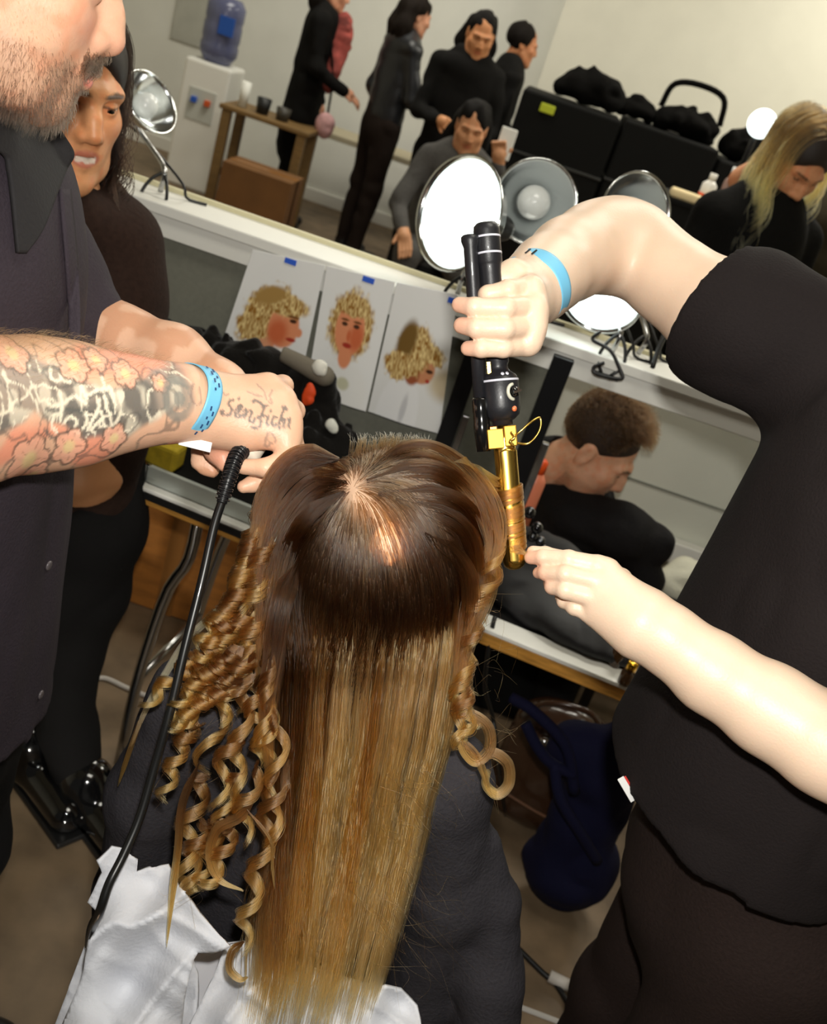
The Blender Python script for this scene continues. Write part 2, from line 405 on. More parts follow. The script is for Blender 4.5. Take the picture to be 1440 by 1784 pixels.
# ------------------------------------------------------------------ the three reference prints, taped in a row
def paint_print(kind, nx=100, ny=150):
    u, v = np.meshgrid(np.linspace(0, 1, nx), np.linspace(0, 1.4, ny))   # u to the right, v downwards
    n1 = vnoise(u * 22, v * 22, 0 * u, 1); n2 = vnoise(u * 55, v * 30, 0 * u, 2)
    img = np.ones((ny, nx, 3)) * np.array(S(244, 244, 242)); img *= (1 - .10 * sstep(.3, 1.3, v) * (kind != 1))[..., None]
    def put(msk, c): 
        m_ = np.clip(msk, 0, 1)[..., None]; img[:] = img * (1 - m_) + np.asarray(c) * m_
    def E_(cx, cy, rx, ry, soft=.1, rot=0., j=0.):
        dx, dy = u - cx, v - cy; c_, s_ = math.cos(rot), math.sin(rot)
        r = np.sqrt(((dx * c_ + dy * s_) / rx) ** 2 + ((-dx * s_ + dy * c_) / ry) ** 2) + j * (n1 - .5) * 2
        return 1 - sstep(1 - soft, 1 + soft, r)
    blond = np.stack([np.interp(n2, [0.2, .8], [a_, b_]) for a_, b_ in zip(S(150, 98, 24), S(240, 214, 150))], -1)
    skin, red, lip, dk = S(232, 150, 108), S(212, 110, 70), S(176, 60, 46), S(70, 44, 28)
    if kind == 0:
        put(E_(.50, 1.30, .42, .36, .12), S(240, 238, 232)); put(E_(.50, .98, .10, .20, .15), S(226, 160, 122))
        put(E_(.46, .62, .33, .30, .15, 0, .18), blond); put(E_(.28, .83, .20, .18, .2, 0, .3), blond)
        put(E_(.66, .74, .19, .24, .1, -.1), skin); put(E_(.60, .82, .12, .14, .5), red); put(E_(.86, .77, .04, .05, .3), skin)
        put(E_(.60, .50, .31, .13, .2, .1, .2), blond); put(E_(.40, .44, .2, .10, .3, -.3), S(176, 140, 80)); put(E_(.78, .865, .06, .022, .3), lip); put(E_(.76, .66, .045, .022, .3), dk); put(E_(.75, .615, .07, .014, .4), S(120, 76, 40))
    elif kind == 1:
        put(E_(.5, 1.25, .44, .34, .15), S(243, 242, 238)); put(E_(.50, .55, .33, .37, .15, 0, .14), blond); put(E_(.5, .9, .1, .12, .2), skin)
        put(E_(.50, .60, .22, .28, .1), skin); put(E_(.62, .66, .1, .14, .5), red); put(E_(.5, .36, .25, .1, .25, 0, .2), blond)
        for s_ in (-1, 1): put(E_(.5 + s_ * .09, .545, .045, .022, .3), dk); put(E_(.5 + s_ * .095, .50, .06, .014, .4), S(120, 76, 40))
        put(E_(.5, .66, .03, .06, .5), red); put(E_(.5, .765, .07, .028, .3), lip); put(E_(.55, 1.18, .1, .07, .3), S(206, 204, 176))
    else:
        put(E_(.38, 1.32, .28, .46, .08, .15), S(240, 240, 240)); put(E_(.46, 1.25, .04, .16, .4, .15), S(206, 206, 208))
        put(E_(.98, .9, .22, .16, .5), S(206, 190, 160))
        put(E_(.60, .76, .22, .18, .1, .3), S(206, 140, 100)); put(E_(.50, .86, .11, .12, .2), S(160, 88, 56))
        put(E_(.48, .62, .26, .26, .15, 0, .15), blond); put(E_(.34, .55, .13, .22, .3, .3), S(122, 92, 44)); put(E_(.28, .82, .22, .14, .2, 0, .3), blond)
        put(E_(.72, .62, .24, .10, .2, .2, .25), blond); put(E_(.74, .80, .05, .02, .3), dk); put(E_(.73, .90, .03, .02, .4), lip)
    return img.reshape(-1, 3), nx, ny
M_print = mat('photo_paper', (1, 1, 1), .28, attr=True)
M_tape = mat('blue_tape', S(44, 96, 214), .6)
pc = [((440, 435), (566, 462), (520, 680), (372, 640)), ((569, 463), (688, 491), (637, 717), (532, 682)), ((691, 492), (797, 513), (765, 757), (640, 718))]
plab = ['print of a blonde curly haired woman in profile, partly covered by the jacket heap', 'print of a blonde curly haired woman facing the viewer, between the two profile prints', 'print of a curly blonde head bowed and turned away, nearest the black post']
for k, q in enumerate(pc):
    img, nx, ny = paint_print(k)
    yk = 1.941 - .0006 * k; c = [aty(*p_, yk) for p_ in q]
    # straighten the sheet: true rectangle on the board
    x0, x1 = (c[0][0] + c[3][0]) / 2, (c[1][0] + c[2][0]) / 2; z1 = (c[0][2] + c[1][2]) / 2; z0 = (c[3][2] + c[2][2]) / 2
    W_ = x1 - x0
    us, vs_ = np.meshgrid(np.linspace(0, 1, nx), np.linspace(0, 1, ny))
    P = sum(np.asarray(c[i_])[None, None] * w_[..., None] for i_, w_ in enumerate(((1 - us) * (1 - vs_), us * (1 - vs_), us * vs_, (1 - us) * vs_)))
    P[..., 1] = yk + .004 * vs_ * np.sin(us * 5 + k); P = P.reshape(-1, 3)
    idx = np.arange(nx * ny).reshape(ny, nx)
    F = np.stack([idx[:-1, :-1], idx[1:, :-1], idx[1:, 1:], idx[:-1, 1:]], -1).reshape(-1, 4)
    root = mesh('photo_print', P, F, M_print, None, True, img); tag(root, plab[k], 'print', 'reference prints')
    md = root.modifiers.new('paper', 'SOLIDIFY'); md.thickness = .0004
    cx_ = x0 + W_ * (.55 if k < 2 else .78)
    MB().b2(cx_ - .012, cx_ + .012, yk - .0025, yk - .0008, z1 - .012, z1 - .001, .0004).build('tape', M_tape, root)['label'] = 'blue tape tab'

# ------------------------------------------------------------------ clamp lamps
def lamp(c, aim, R, lit, label, clamp_at, e=0, group='clamp lamps on the ledge'):
    c = np.asarray(c); aim = nrm(aim)
    r_ = thing('clamp_lamp', label, 'lamp', group)
    dep = R * .85
    prof = [(R * .20, -dep), (R * .30, -dep * .97), (R * .62, -dep * .72), (R * .86, -dep * .38), (R * .98, -dep * .06), (R * 1.04, 0), (R * 1.05, .003), (R * 1.0, .003), (R * .955, -dep * .06), (R * .83, -dep * .36), (R * .59, -dep * .69), (R * .2, -dep * .93)]
    MB().lathe(prof, c, aim, 40).build('reflector', M_alu, r_)
    MB().lathe([(0, -dep * 1.62), (R * .2, -dep * 1.62), (R * .24, -dep * 1.5), (R * .24, -dep * .98), (R * .17, -dep * .9), (R * .17, -dep * .75), (0, -dep * .75)], c, aim, 20).build('socket', M_black, r_)
    br = R * .42
    bp = [(R * .15, -dep * .78), (R * .17, -dep * .62)] + [(br * math.sin(t), -dep * .30 - br * math.cos(t)) for t in np.linspace(.5, math.pi, 12)]
    if lit:
        m = mat('lit_bulb', (1, 1, 1), .4, emit=(.86, 1, .96), estr=9.0)
        MB().lathe(bp, c, aim, 24).build('bulb', m, r_)
        df = MB().lathe([(0, .001), (R * .5, -.0), (R * .94, -.004), (R * .94, -.007), (0, -.005)], c, aim, 40).build('diffuser', mat('lit_diffuser', (1, 1, 1), .4, emit=(.88, 1, .97), estr=2.2), r_)
        df['label'] = 'glowing frosted front disc'
    else:
        MB().lathe(bp, c, aim, 24).build('bulb', mat('frosted_bulb', S(236, 240, 238), .25, coat=.3), r_)
    k = np.asarray(clamp_at); s_ = c - aim * dep * 1.3
    mid = (k + s_) / 2 + np.array([.0, .03, .01])
    MB().tube(spline([s_, mid, k + [0, 0, .045], k + [0, .0, .0]], 14), .0055).build('stem', M_steel, r_)
    cl = MB(); ux = np.array([1., 0, 0])
    for sg in (-1, 1):
        cl.tube(spline([k + [0, 0, .04], k + ux * .018 * sg + [0, -.02, .02], k + ux * .026 * sg + [0, -.035, -.012], k + ux * .008 * sg + [0, -.04, -.04]], 12), .0035, 8)
    cl.tube([k + ux * -.026 + [0, -.042, -.04], k + ux * .026 + [0, -.042, -.04]], .0042, 8)
    cl.build('spring_clamp', M_black, r_)
    cpts = [s_ - aim * .04, s_ + [0.01, .03, -.03], k + [.03, .02, .03], k + [.05, .02, .0], k + [.09, .03, -.002]]
    MB().tube(spline(cpts, 16), .003, 8).build('cord', M_black, r_)
    if e:
        l = bpy.data.lights.new('added_lamp_spot', 'SPOT'); l.energy = e; l.spot_size = 2.6; l.spot_blend = .6; l.shadow_soft_size = R * .8; l.color = (1, .95, .84)
        lo_ = bpy.data.objects.new('added_lamp_spot', l); COL.objects.link(lo_); lo_.parent = r_; lo_.location = c + aim * .012; lo_.rotation_mode = 'QUATERNION'; lo_.rotation_quaternion = Vector(aim).to_track_quat('-Z', 'Y')
    return r_
lamp(aty(798, 372, 1.99), (-.66, -.74, .12), .108, True, 'lit clamp lamp glowing white, left of the black iron handle', (-.06, 2.02, 1.195))
lamp(aty(932, 352, 2.10), (.12, -.97, .22), .082, False, 'unlit polished clamp lamp with round open bowl between the lit lamp and the raised elbow', (.08, 2.04, 1.195))
lamp(aty(1106, 372, 2.10), (.42, -.86, .25), .078, False, 'unlit polished clamp lamp half hidden behind the raised elbow', (.33, 2.04, 1.195))
lamp((.98, 2.16, 1.30), (-.78, .35, -.45), .085, True, 'added lit clamp lamp at the right end of the ledge, unseen behind the black T-shirt', (1.06, 2.02, 1.195), 140)  # added unseen lamp, brightens the seated man and the screen behind him
lamp(aty(1046, 520, 1.97), (-.12, -.86, -.42), .078, True, 'lit clamp lamp under the raised arm above a black wire clamp', (.272, 1.985, 1.195))
lamp(aty(262, 178, 2.06), (.62, -.30, .55), .062, False, 'small chrome clamp lamp beside the dark haired woman', (-.70, 2.02, 1.195))
# loose black wire hanger and short cord on the ledge
k = aty(1065, 640, 1.94)
hg = MB().tube(spline(px((1045, 578, 1.93), (1032, 592, 1.93), (1062, 610, 1.93), (1078, 640, 1.92), (1082, 660, 1.92), (1040, 652, 1.92), (1034, 640, 1.92), (1052, 632, 1.92)), 40), .0035, 8).build('wire_handle', M_blackm)
tag(hg, 'bent black wire handle hanging in front of the white ledge', 'handle')
ck = MB().tube(spline(px((1172, 560, 1.97), (1150, 600, 1.94), (1136, 640, 1.92)), 12), .005, 8).tube(spline(px((1162, 560, 1.97), (1150, 600, 1.94)), 8), .004, 8).build('cord', M_black)
tag(ck, 'short black forked cord lying over the white ledge right of the lit lamp', 'cord')

# ------------------------------------------------------------------ things on the table
def blob(name, label, cat, ells, m, h=.008, fold=(.006, 18), k=.03, zmin=None, group=None, seed=1, parent=None, st=(1, 1, 1)):
    P = np.array([e[0] for e in ells]); Rr = max(max(e[1]) for e in ells) + .04
    v = V(P.min(0) - Rr, P.max(0) + Rr, h)
    for e in ells: v.ell(e[0], e[1], k, 'add', e[2] if len(e) > 2 else None)
    if zmin is not None: v.half((0, 0, zmin), (0, 0, -1))
    if fold: v.fold(fold[0], fold[1], seed, st)
    p, q = v.out(); o = mesh(name, p, q, m, parent)
    if label: tag(o, label, cat, group)
    return o
M_fuzzy = mat('dark_fleece', S(24, 22, 20), .95, bump=.8, scale=120, sheen=.15, spec=.1)
c1 = aty(470, 680, 1.86)
jk = blob('jacket', 'black fleecy jacket heaped on the table in front of the prints', 'jacket',
     [(aty(470, 700, 1.85), (.10, .06, .10)), (aty(450, 640, 1.86), (.09, .05, .05)), (aty(540, 700, 1.84), (.07, .05, .09)), (aty(560, 770, 1.80), (.10, .07, .05)), (aty(420, 640, 1.86), (.06, .04, .05)), (aty(380, 625, 1.9), (.08, .05, .06)), (aty(300, 580, 1.93), (.10, .025, .035))], M_fuzzy, .006, (.016, 30), .04, .742, seed=4)
mesh('lining', *V(aty(545, 655, 1.80) - .07, aty(545, 655, 1.80) + .07, .005).cone(aty(480, 610, 1.81), aty(565, 655, 1.80), .014, .02, .01).out(), mat('lining_grey', S(112, 104, 90), .8), jk)
for (x_, y_, rr, c_, nm, lb_) in ((537, 686, (.012, .006, .026), S(226, 74, 20), 'hair_clip', 'orange hair clip stuck in the heaped black jacket'), (556, 640, (.016, .01, .016), S(235, 232, 220), 'tissue', 'white crumpled tissue at the edge of the jacket heap'), (577, 741, (.014, .009, .013), S(226, 226, 214), 'powder_puff', 'small white puff below the middle print')):
    blob(nm, lb_, {'hair_clip': 'clip', 'tissue': 'tissue', 'powder_puff': 'puff'}[nm], [(aty(x_, y_, 1.765), rr), (aty(x_ + 4, y_ + 6, 1.765), tuple(np.array(rr) * .7))], mat(nm, c_, .6), .0025, (.002, 60), .006)
cs = thing('tool_case', 'flat black tool case with bright edge lying at the left end of the table', 'case')
tb(MB(), .02, .42, .03, .33, .742, .772, .006).build('body', M_felt, cs)
tb(MB(), .012, .43, .022, .032, .742, .779, .002).build('front_edge', mat('pale_edge', S(206, 212, 206), .35), cs)
tb(MB(), .012, .022, .022, .33, .742, .782, .003).build('side_edge', M_steel, cs)
tb(MB(), .05, .26, .20, .30, .772, .80, .012).build('roll', M_black, cs)
yb = MB(); c_ = atz(270, 782, .80); yb.box(c_, (.11, .05, .05), RT, .008)
tag(yb.build('yellow_cloth', mat('yellow_cloth', S(206, 178, 40), .8, bump=.4, scale=60, var=.2)), 'folded yellow cloth behind the black case under the tattooed arm', 'cloth')
blob('cape', 'black cape lying folded over the right part of the table', 'cape',
     [(atz(900, 1020, .76), (.10, .07, .03)), (atz(960, 1060, .76), (.13, .08, .035)), (atz(1040, 1110, .76), (.12, .07, .03)), (atz(930, 960, .78), (.12, .06, .05)), (atz(1020, 1030, .77), (.12, .07, .035))], mat('black_nylon', S(27, 26, 29), .6, bump=.2, scale=30), .007, (.006, 16), .04, .742, seed=9)
bd = thing('bead_strap', 'string of shiny black beads beside the gold barrel', 'strap')
for (x_, y_, r_) in ((922, 893, .012), (935, 920, .012), (927, 935, .011), (941, 943, .010), (945, 956, .009)):
    MB().lathe([(r_ * math.sin(t) + 1e-5, -r_ * math.cos(t)) for t in np.linspace(0, math.pi, 10)], aty(x_, y_, 1.72), (0, 0, 1), 16).build('bead', mat('jet_gloss', S(12, 12, 14), .08, coat=1), bd)
for i, (x_, y_, hh) in enumerate(((1068, 1140, .05), (1086, 1172, .04), (1100, 1150, .055))):
    b_ = thing('bottle', ['small gold capped bottle on the table under the bare wrist', 'tiny gold bottle at the table edge under the bare wrist', 'brown glass bottle beside the gold capped bottles under the bare wrist'][i], 'bottle')
    o_ = atz(x_, y_ + 18, .745)
    MB().lathe([(0, 0), (.012, 0), (.013, .004), (.013, hh * .6), (.006, hh * .72), (.006, hh * .8), (0, hh * .8)], o_, (0, 0, 1), 18).build('body', mat('amber_glass', S(70, 44, 20), .1, coat=.8), b_)
    MB().lathe([(0, hh * .78), (.010, hh * .78), (.010, hh * 1.12), (.008, hh * 1.18), (0, hh * 1.18)], o_, (0, 0, 1), 18).build('cap', mat('gold_cap', S(222, 170, 52), .25, metal=1) if i < 2 else mat('brown_cap', S(120, 80, 50), .4), b_)
ob = thing('spray_bottle', 'orange topped bottle standing by the black post behind the barrel', 'bottle')
o_ = np.array([.235, 2.06, .742])
pp = aty(938, 822, 2.03)
MB().lathe([(0, 0), (.022, 0), (.024, .01), (.024, pp[2] - .742 - .02), (.012, pp[2] - .742 + .0), (0, pp[2] - .742)], (pp[0], 2.03, .742), (0, 0, 1), 20).build('body', mat('pale_red_plastic', S(226, 130, 96), .35), ob)
MB().lathe([(0, 0), (.013, 0), (.014, .03), (.008, .036), (0, .036)], (pp[0], 2.03, pp[2] - .005), (0, 0, 1), 20).build('cap', mat('orange_cap', S(232, 84, 24), .4), ob)

# ------------------------------------------------------------------ under the table and on the floor
cb = thing('cardboard_box', 'large brown cardboard box under the left end of the table', 'box')
MB().b2(-.86, -.30, 2.30, 2.62, .002, .50, .004).build('carton', M_ply, cb)
MB().b2(-.60, -.55, 2.297, 2.623, .001, .503, .001).build('packing_tape', mat('brown_tape', S(150, 100, 48), .3), cb)
# brown glossy bag
M_leather = mat('brown_leather', S(66, 44, 30), .22, bump=.25, scale=22, coat=.5)
bagc = atz(945, 1470, .0); by = bagc[1] + .10
bg = blob('handbag', 'glossy brown leather bag on the floor under the table', 'bag', [((bagc[0] - .03, by, .16), (.15, .10, .17)), ((bagc[0] - .02, by, .06), (.17, .10, .07)), ((bagc[0] - .06, by, .27), (.11, .06, .07))], M_leather, .007, (.007, 12), .05, .002, seed=2)
MB().tube(spline([(bagc[0] - .14, by - .02, .27), (bagc[0] - .13, by - .05, .36), (bagc[0] - .02, by - .06, .38), (bagc[0] + .05, by - .03, .28)], 24), .007).build('handle', M_leather, bg)
MB().tube(spline([(bagc[0] - .17, by - .10, .12), (bagc[0], by - .125, .10), (bagc[0] + .13, by - .10, .11)], 16), .004, 8).build('piping', mat('tan_piping', S(120, 84, 60), .3), bg)
MB().lathe([(0, 0), (.012, 0), (.012, .004), (0, .006)], (bagc[0] - .10, by - .085, .28), (0, -1, .3), 14).build('stud', M_steel, bg)
# navy padded bag hanging off the stool
M_navy = mat('navy_canvas', S(17, 18, 46), .85, bump=.4, scale=60, spec=.2)
c0 = aty(1010, 1400, 1.72)
nb = blob('backpack', 'dark navy padded backpack slumped on the floor in front of the brown bag', 'backpack',
     [((c0[0] + .03, 1.74, .30), (.09, .08, .20)), ((c0[0] - .03, 1.72, .44), (.10, .06, .08)), ((c0[0] + .05, 1.74, .12), (.11, .09, .12)), ((c0[0] + .06, 1.76, .52), (.06, .05, .08))], M_navy, .007, (.010, 14), .05, .002, seed=5)
for pts in (((890, 1215, 1.66), (930, 1240, 1.64), (985, 1300, 1.64), (1000, 1380, 1.64)), ((915, 1260, 1.64), (935, 1300, 1.63), (960, 1330, 1.63), (1000, 1350, 1.64)), ((965, 1330, 1.63), (975, 1390, 1.62), (1010, 1450, 1.63), (1040, 1500, 1.66))):
    MB().tube(spline([aty(*p_) for p_ in pts], 20), .012, 8).build('strap', M_navy, nb)
# cables
def cable(label, pts, r, m, name='cable', n=50):
    return tag(MB().tube(spline(pts, n), r, 8).build(name, m), label, 'cable')
M_cab = mat('black_rubber', S(14, 14, 14), .45); M_wcab = mat('white_cable', S(214, 208, 200), .5)
cable('white cable lying on the floor left of the seated woman', [atz(80, 1150, .006), atz(150, 1180, .006), atz(185, 1182, .006), atz(225, 1200, .006), atz(300, 1230, .006)], .006, M_wcab)
cable('thin black cable hanging from the table edge right of the seated woman', [atz(862, 1075, .76), aty(858, 1090, 1.57), aty(848, 1150, 1.56), aty(845, 1200, 1.57), aty(858, 1250, 1.58), aty(866, 1310, 1.6), atz(880, 1420, .006)], .0042, M_cab)
ax_ = thing('extension_lead', 'black cable with a white plug on the concrete floor, bottom centre right', 'cable')
MB().tube(spline([atz(890, 1640, .006), atz(940, 1690, .006), atz(968, 1715, .007), atz(990, 1750, .006), atz(1010, 1784, .006)], 30), .006, 8).build('lead', M_cab, ax_)
MB().tube([atz(957, 1700, .014), atz(1000, 1722, .014)], .013, 10).build('plug', M_wcab, ax_)
cable('black cable curled on the floor beside the black boots', [atz(180, 1390, .006), atz(215, 1350, .006), atz(260, 1330, .006), atz(330, 1330, .006)], .006, M_cab)

# ------------------------------------------------------------------ far side of the hall
wc = thing('water_dispenser', 'white water dispenser with a blue bottle by the far wall', 'dispenser')
d0 = np.array([-2.37, 7.5, 0])
MB().b2(d0[0] - .17, d0[0] + .17, 7.34, 7.68, .0, .88, .02).build('cabinet', M_white, wc)
MB().b2(d0[0] - .10, d0[0] + .10, 7.333, 7.342, .48, .70, .004).build('tap_panel', mat('pale_grey', S(196, 198, 190), .5), wc)
for s_, c_ in ((-.05, S(40, 90, 190)), (.05, S(210, 90, 40))): MB().b2(d0[0] + s_ - .02, d0[0] + s_ + .02, 7.30, 7.335, .60, .64, .004).build('tap', mat('tap%.2f' % s_, c_, .4), wc)
MB().lathe([(0, .86), (.05, .86), (.10, .89), (.135, .95), (.135, 1.0), (.128, 1.02), (.135, 1.05), (.135, 1.13), (.128, 1.15), (.135, 1.18), (.135, 1.26), (.10, 1.31), (0, 1.32)], (d0[0], 7.5, 0), (0, 0, 1), 32).build('bottle', mat('blue_bottle', S(112, 116, 150), .12, trans=.35), wc)
MB().b2(d0[0] + .01, d0[0] + .12, 7.355, 7.368, 1.08, 1.20, .002).build('sticker', mat('blue_label', S(34, 84, 170), .5), wc)
ps = tag(MB().b2(-3.05, -2.78, 8.385, 8.4, .85, 1.42, .002).build('wall_notice', mat('grey_paper', S(176, 176, 166), .7, var=.1, scale=8)), 'pale grey notice pinned to the far wall left of the dispenser', 'notice')
st = thing('side_table', 'small wooden table holding cups beside the water dispenser', 'table')
t0 = np.array([-1.80, 6.95, 0]); M_wood2 = mat('dull_wood', S(122, 94, 52), .6, bump=.1, scale=14, var=.3, stretch=(1, 12, 12))
MB().b2(t0[0] - .27, t0[0] + .35, 6.78, 7.2, .70, .73, .006).build('tabletop', M_wood2, st)
for sx, sy in ((-.22, 6.82), (-.22, 7.15), (.30, 6.82), (.30, 7.15)): MB().b2(t0[0] + sx - .03, t0[0] + sx + .03, sy - .03, sy + .03, 0, .70, .004).build('leg', M_wood2, st)
MB().b2(t0[0] - .2, t0[0] + .28, 6.83, 6.86, .28, .33, .004).build('rail', M_black, st)
for i, (dx, r_, hh, c_, nm) in enumerate(((-.16, .035, .16, S(226, 226, 218), 'paper_cups'), (-.02, .05, .10, S(20, 20, 20), 'black_mug'), (.12, .05, .08, S(60, 56, 48), 'sugar_bowl'))):
    o_ = tag(MB().lathe([(0, 0), (r_ * .8, 0), (r_, hh), (r_ * .93, hh), (r_ * .75, .01), (0, .01)], (t0[0] + dx, 6.92, .731), (0, 0, 1), 20).build(nm, mat(nm, c_, .5)), ['stack of white paper cups on the small wooden table', 'black mug on the small wooden table', 'brown bowl on the small wooden table beside the black mug'][i], 'cup' if i < 2 else 'bowl')
b1 = aty(395, 282, 6.6); b2_ = aty(478, 372, 6.6)
fb = thing('carton_box', 'brown carton standing on the far floor below the small wooden table', 'box')
MB().b2(-1.86, -1.40, 6.40, 6.72, .002, .46, .004).build('carton', mat('carton_tan', S(116, 78, 38), .85, var=.15, scale=6), fb)
MB().b2(-1.86, -1.40, 6.54, 6.58, .003, .462, .001).build('packing_tape', mat('brown_tape', S(150, 100, 48), .3), fb)
wb = thing('work_bench', 'long pale bench behind the standing people', 'bench')
MB().b2(-1.75, -.4, 7.65, 8.1, .62, .66, .004).build('top', mat('bench_top', S(176, 166, 140), .6), wb)
for x_ in (-1.7, -.45): MB().b2(x_ - .03, x_ + .03, 7.7, 8.05, 0, .62, .004).build('leg', M_blackm, wb)
# black flight cases with bags on top
M_caseb = mat('case_black', S(13, 13, 12), .8, spec=.15, bump=.1, scale=40)
for i, (x0_, x1_, hh) in enumerate(((-.20, .42, 1.42), (.44, 1.03, 1.44), (1.05, 1.68, 1.40))):
    fc = thing('flight_case', ['tall black flight case beside the man in black at the back', 'tall black flight case in the middle of the row at the back', 'tall black flight case at the back behind the blonde woman'][i], 'case', 'black cases along the far wall')
    MB().b2(x0_, x1_, 6.5, 7.1, .06, hh, .015).build('body', M_caseb, fc)
    MB().b2(x0_ - .004, x1_ + .004, 6.494, 7.106, hh - .36, hh - .345, .002).build('lid_seam', mat('case_trim', S(60, 60, 58), .4, metal=.6), fc)
    for dx in (.08, (x1_ - x0_) - .08):
        MB().lathe([(0, -.02), (.03, -.02), (.03, .02), (0, .02)], (x0_ + dx, 6.55, .03), (1, 0, 0), 14).build('caster', M_black, fc)
    MB().b2((x0_ + x1_) / 2 - .07, (x0_ + x1_) / 2 + .07, 6.486, 6.5, .85, .93, .004).build('latch', M_blackm, fc)
M_bagb = mat('bag_black', S(11, 10, 9), .95, spec=.08, bump=.3, scale=30)
def blackbag(c, r, label, seed, handle=None):
    c = np.asarray(c)
    o = blob('duffel_bag', label, 'bag', [(c + [0, 0, r[2] * .8], r), (c + [r[0] * .5, 0, r[2] * .6], (r[0] * .6, r[1], r[2] * .7)), (c - [r[0] * .5, 0, -r[2] * .55], (r[0] * .6, r[1], r[2] * .65))], M_bagb, .014, (.028, 11), .05, c[2], seed=seed, group='black bags on the cases')
    if handle: MB().tube(spline([c + np.array(p_) for p_ in handle], 20), .018, 8).build('handle', M_bagb, o)
    return o
blackbag((.20, 6.75, 1.422), (.22, .15, .13), 'rounded black bag on the left flight case', 1)
blackbag((.50, 6.75, 1.44), (.13, .12, .085), 'small black bag between the two larger bags on the cases', 2)
blackbag((.80, 6.75, 1.442), (.20, .14, .10), 'black bag with an arched handle on the middle flight case', 3, [(-.18, -.04, .12), (-.15, -.04, .26), (.0, -.04, .30), (.16, -.04, .27), (.20, -.04, .12)])
blackbag((1.22, 6.75, 1.402), (.17, .14, .13), 'black bag on the right flight case next to the blonde hair', 4)
# trolley of products on the far side, in front of the cases
tr = thing('trolley', 'black trolley of products on the far side right of the lamps', 'trolley')
tx, ty_ = .86, 4.9
for z_ in (.35, .8, 1.24): MB().b2(tx - .34, tx + .34, ty_ - .2, ty_ + .2, z_, z_ + .025, .005).build('shelf', M_caseb, tr)
for sx in (-.32, .32):
    for sy in (-.18, .18): MB().b2(tx + sx - .012, tx + sx + .012, ty_ + sy - .012, ty_ + sy + .012, .0, 1.25, .002).build('post', M_blackm, tr)
def bottle(c, r, h, col, cap, label, nm='bottle'):
    b_ = thing(nm, label, 'bottle'); c = np.asarray(c)
    MB().lathe([(0, 0), (r, 0), (r, h * .65), (r * .45, h * .78), (0, h * .78)], c, (0, 0, 1), 18).build('body', mat('pl%02x%02x%02x' % tuple(int(255 * x) for x in col), col, .35), b_)
    MB().lathe([(0, h * .76), (r * .5, h * .76), (r * .5, h), (0, h)], c, (0, 0, 1), 14).build('cap', mat('pl%02x%02x%02x' % tuple(int(255 * x) for x in cap), cap, .4), b_)
bottle((.785, 4.85, 1.266), .034, .14, S(232, 228, 220), S(230, 226, 216), 'white bottle with an orange band on the trolley')
tag(MB().lathe([(.0345, .03), (.0352, .03), (.0352, .05), (.0345, .05)], (.785, 4.85, 1.266), (0, 0, 1), 20).build('label_band', mat('orange_band', S(230, 88, 30), .5)), 'orange band around the white bottle on the trolley', 'band')
bottle((.88, 4.95, 1.266), .025, .19, S(150, 120, 110), S(226, 226, 226), 'pinkish bottle with a white cap on the trolley, behind the white one')
bottle((.95, 4.9, 1.266), .028, .17, S(110, 96, 84), S(196, 70, 50), 'brown bottle with a red cap on the trolley')
tag(MB().box((.72, 4.76, 1.285), (.20, .09, .04), None, .012).build('hand_towel', mat('cream_towel', S(226, 206, 160), .9, bump=.5, scale=80)), 'folded cream towel on the trolley left of the white bottle', 'towel')
for (x_, y_, yy, c_, lb_) in ((953, 190, 6.46, S(190, 196, 40), 'yellow green tag on the left flight case'), (968, 296, 4.4, S(222, 96, 150), 'pink paper scrap showing beside the polished lamp')):
    pass
pk = thing('bar_stool', 'dark stool behind the polished lamp on the far side', 'stool')
MB().lathe([(0, .0), (.17, 0), (.18, .01), (.18, .035), (.15, .05), (0, .052)], (.16, 4.5, .98), (0, 0, 1), 24).build('seat', M_caseb, pk)
for a_ in (0.5, 2.07, 3.64, 5.2): MB().tube([(.16 + .1 * math.cos(a_), 4.5 + .1 * math.sin(a_), .98), (.16 + .2 * math.cos(a_), 4.5 + .2 * math.sin(a_), 0.012)], .012).build('leg', M_blackm, pk)
q_ = aty(968, 296, 4.45)
blob('pink_brush', 'small pink brush lying on the dark stool behind the lamps', 'brush', [((q_[0], 4.45, 1.05), (.035, .02, .02)), ((q_[0] + .03, 4.46, 1.055), (.03, .012, .012))], mat('pink_plastic', S(226, 84, 150), .5), .005, None, .01)
q_ = aty(953, 190, 6.47)
tag(MB().box((q_[0], 6.485, q_[2]), (.09, .012, .05), None, .004).build('luggage_tag', mat('lime_tag', S(180, 190, 40), .6)), 'yellow green tag on the left flight case', 'tag')
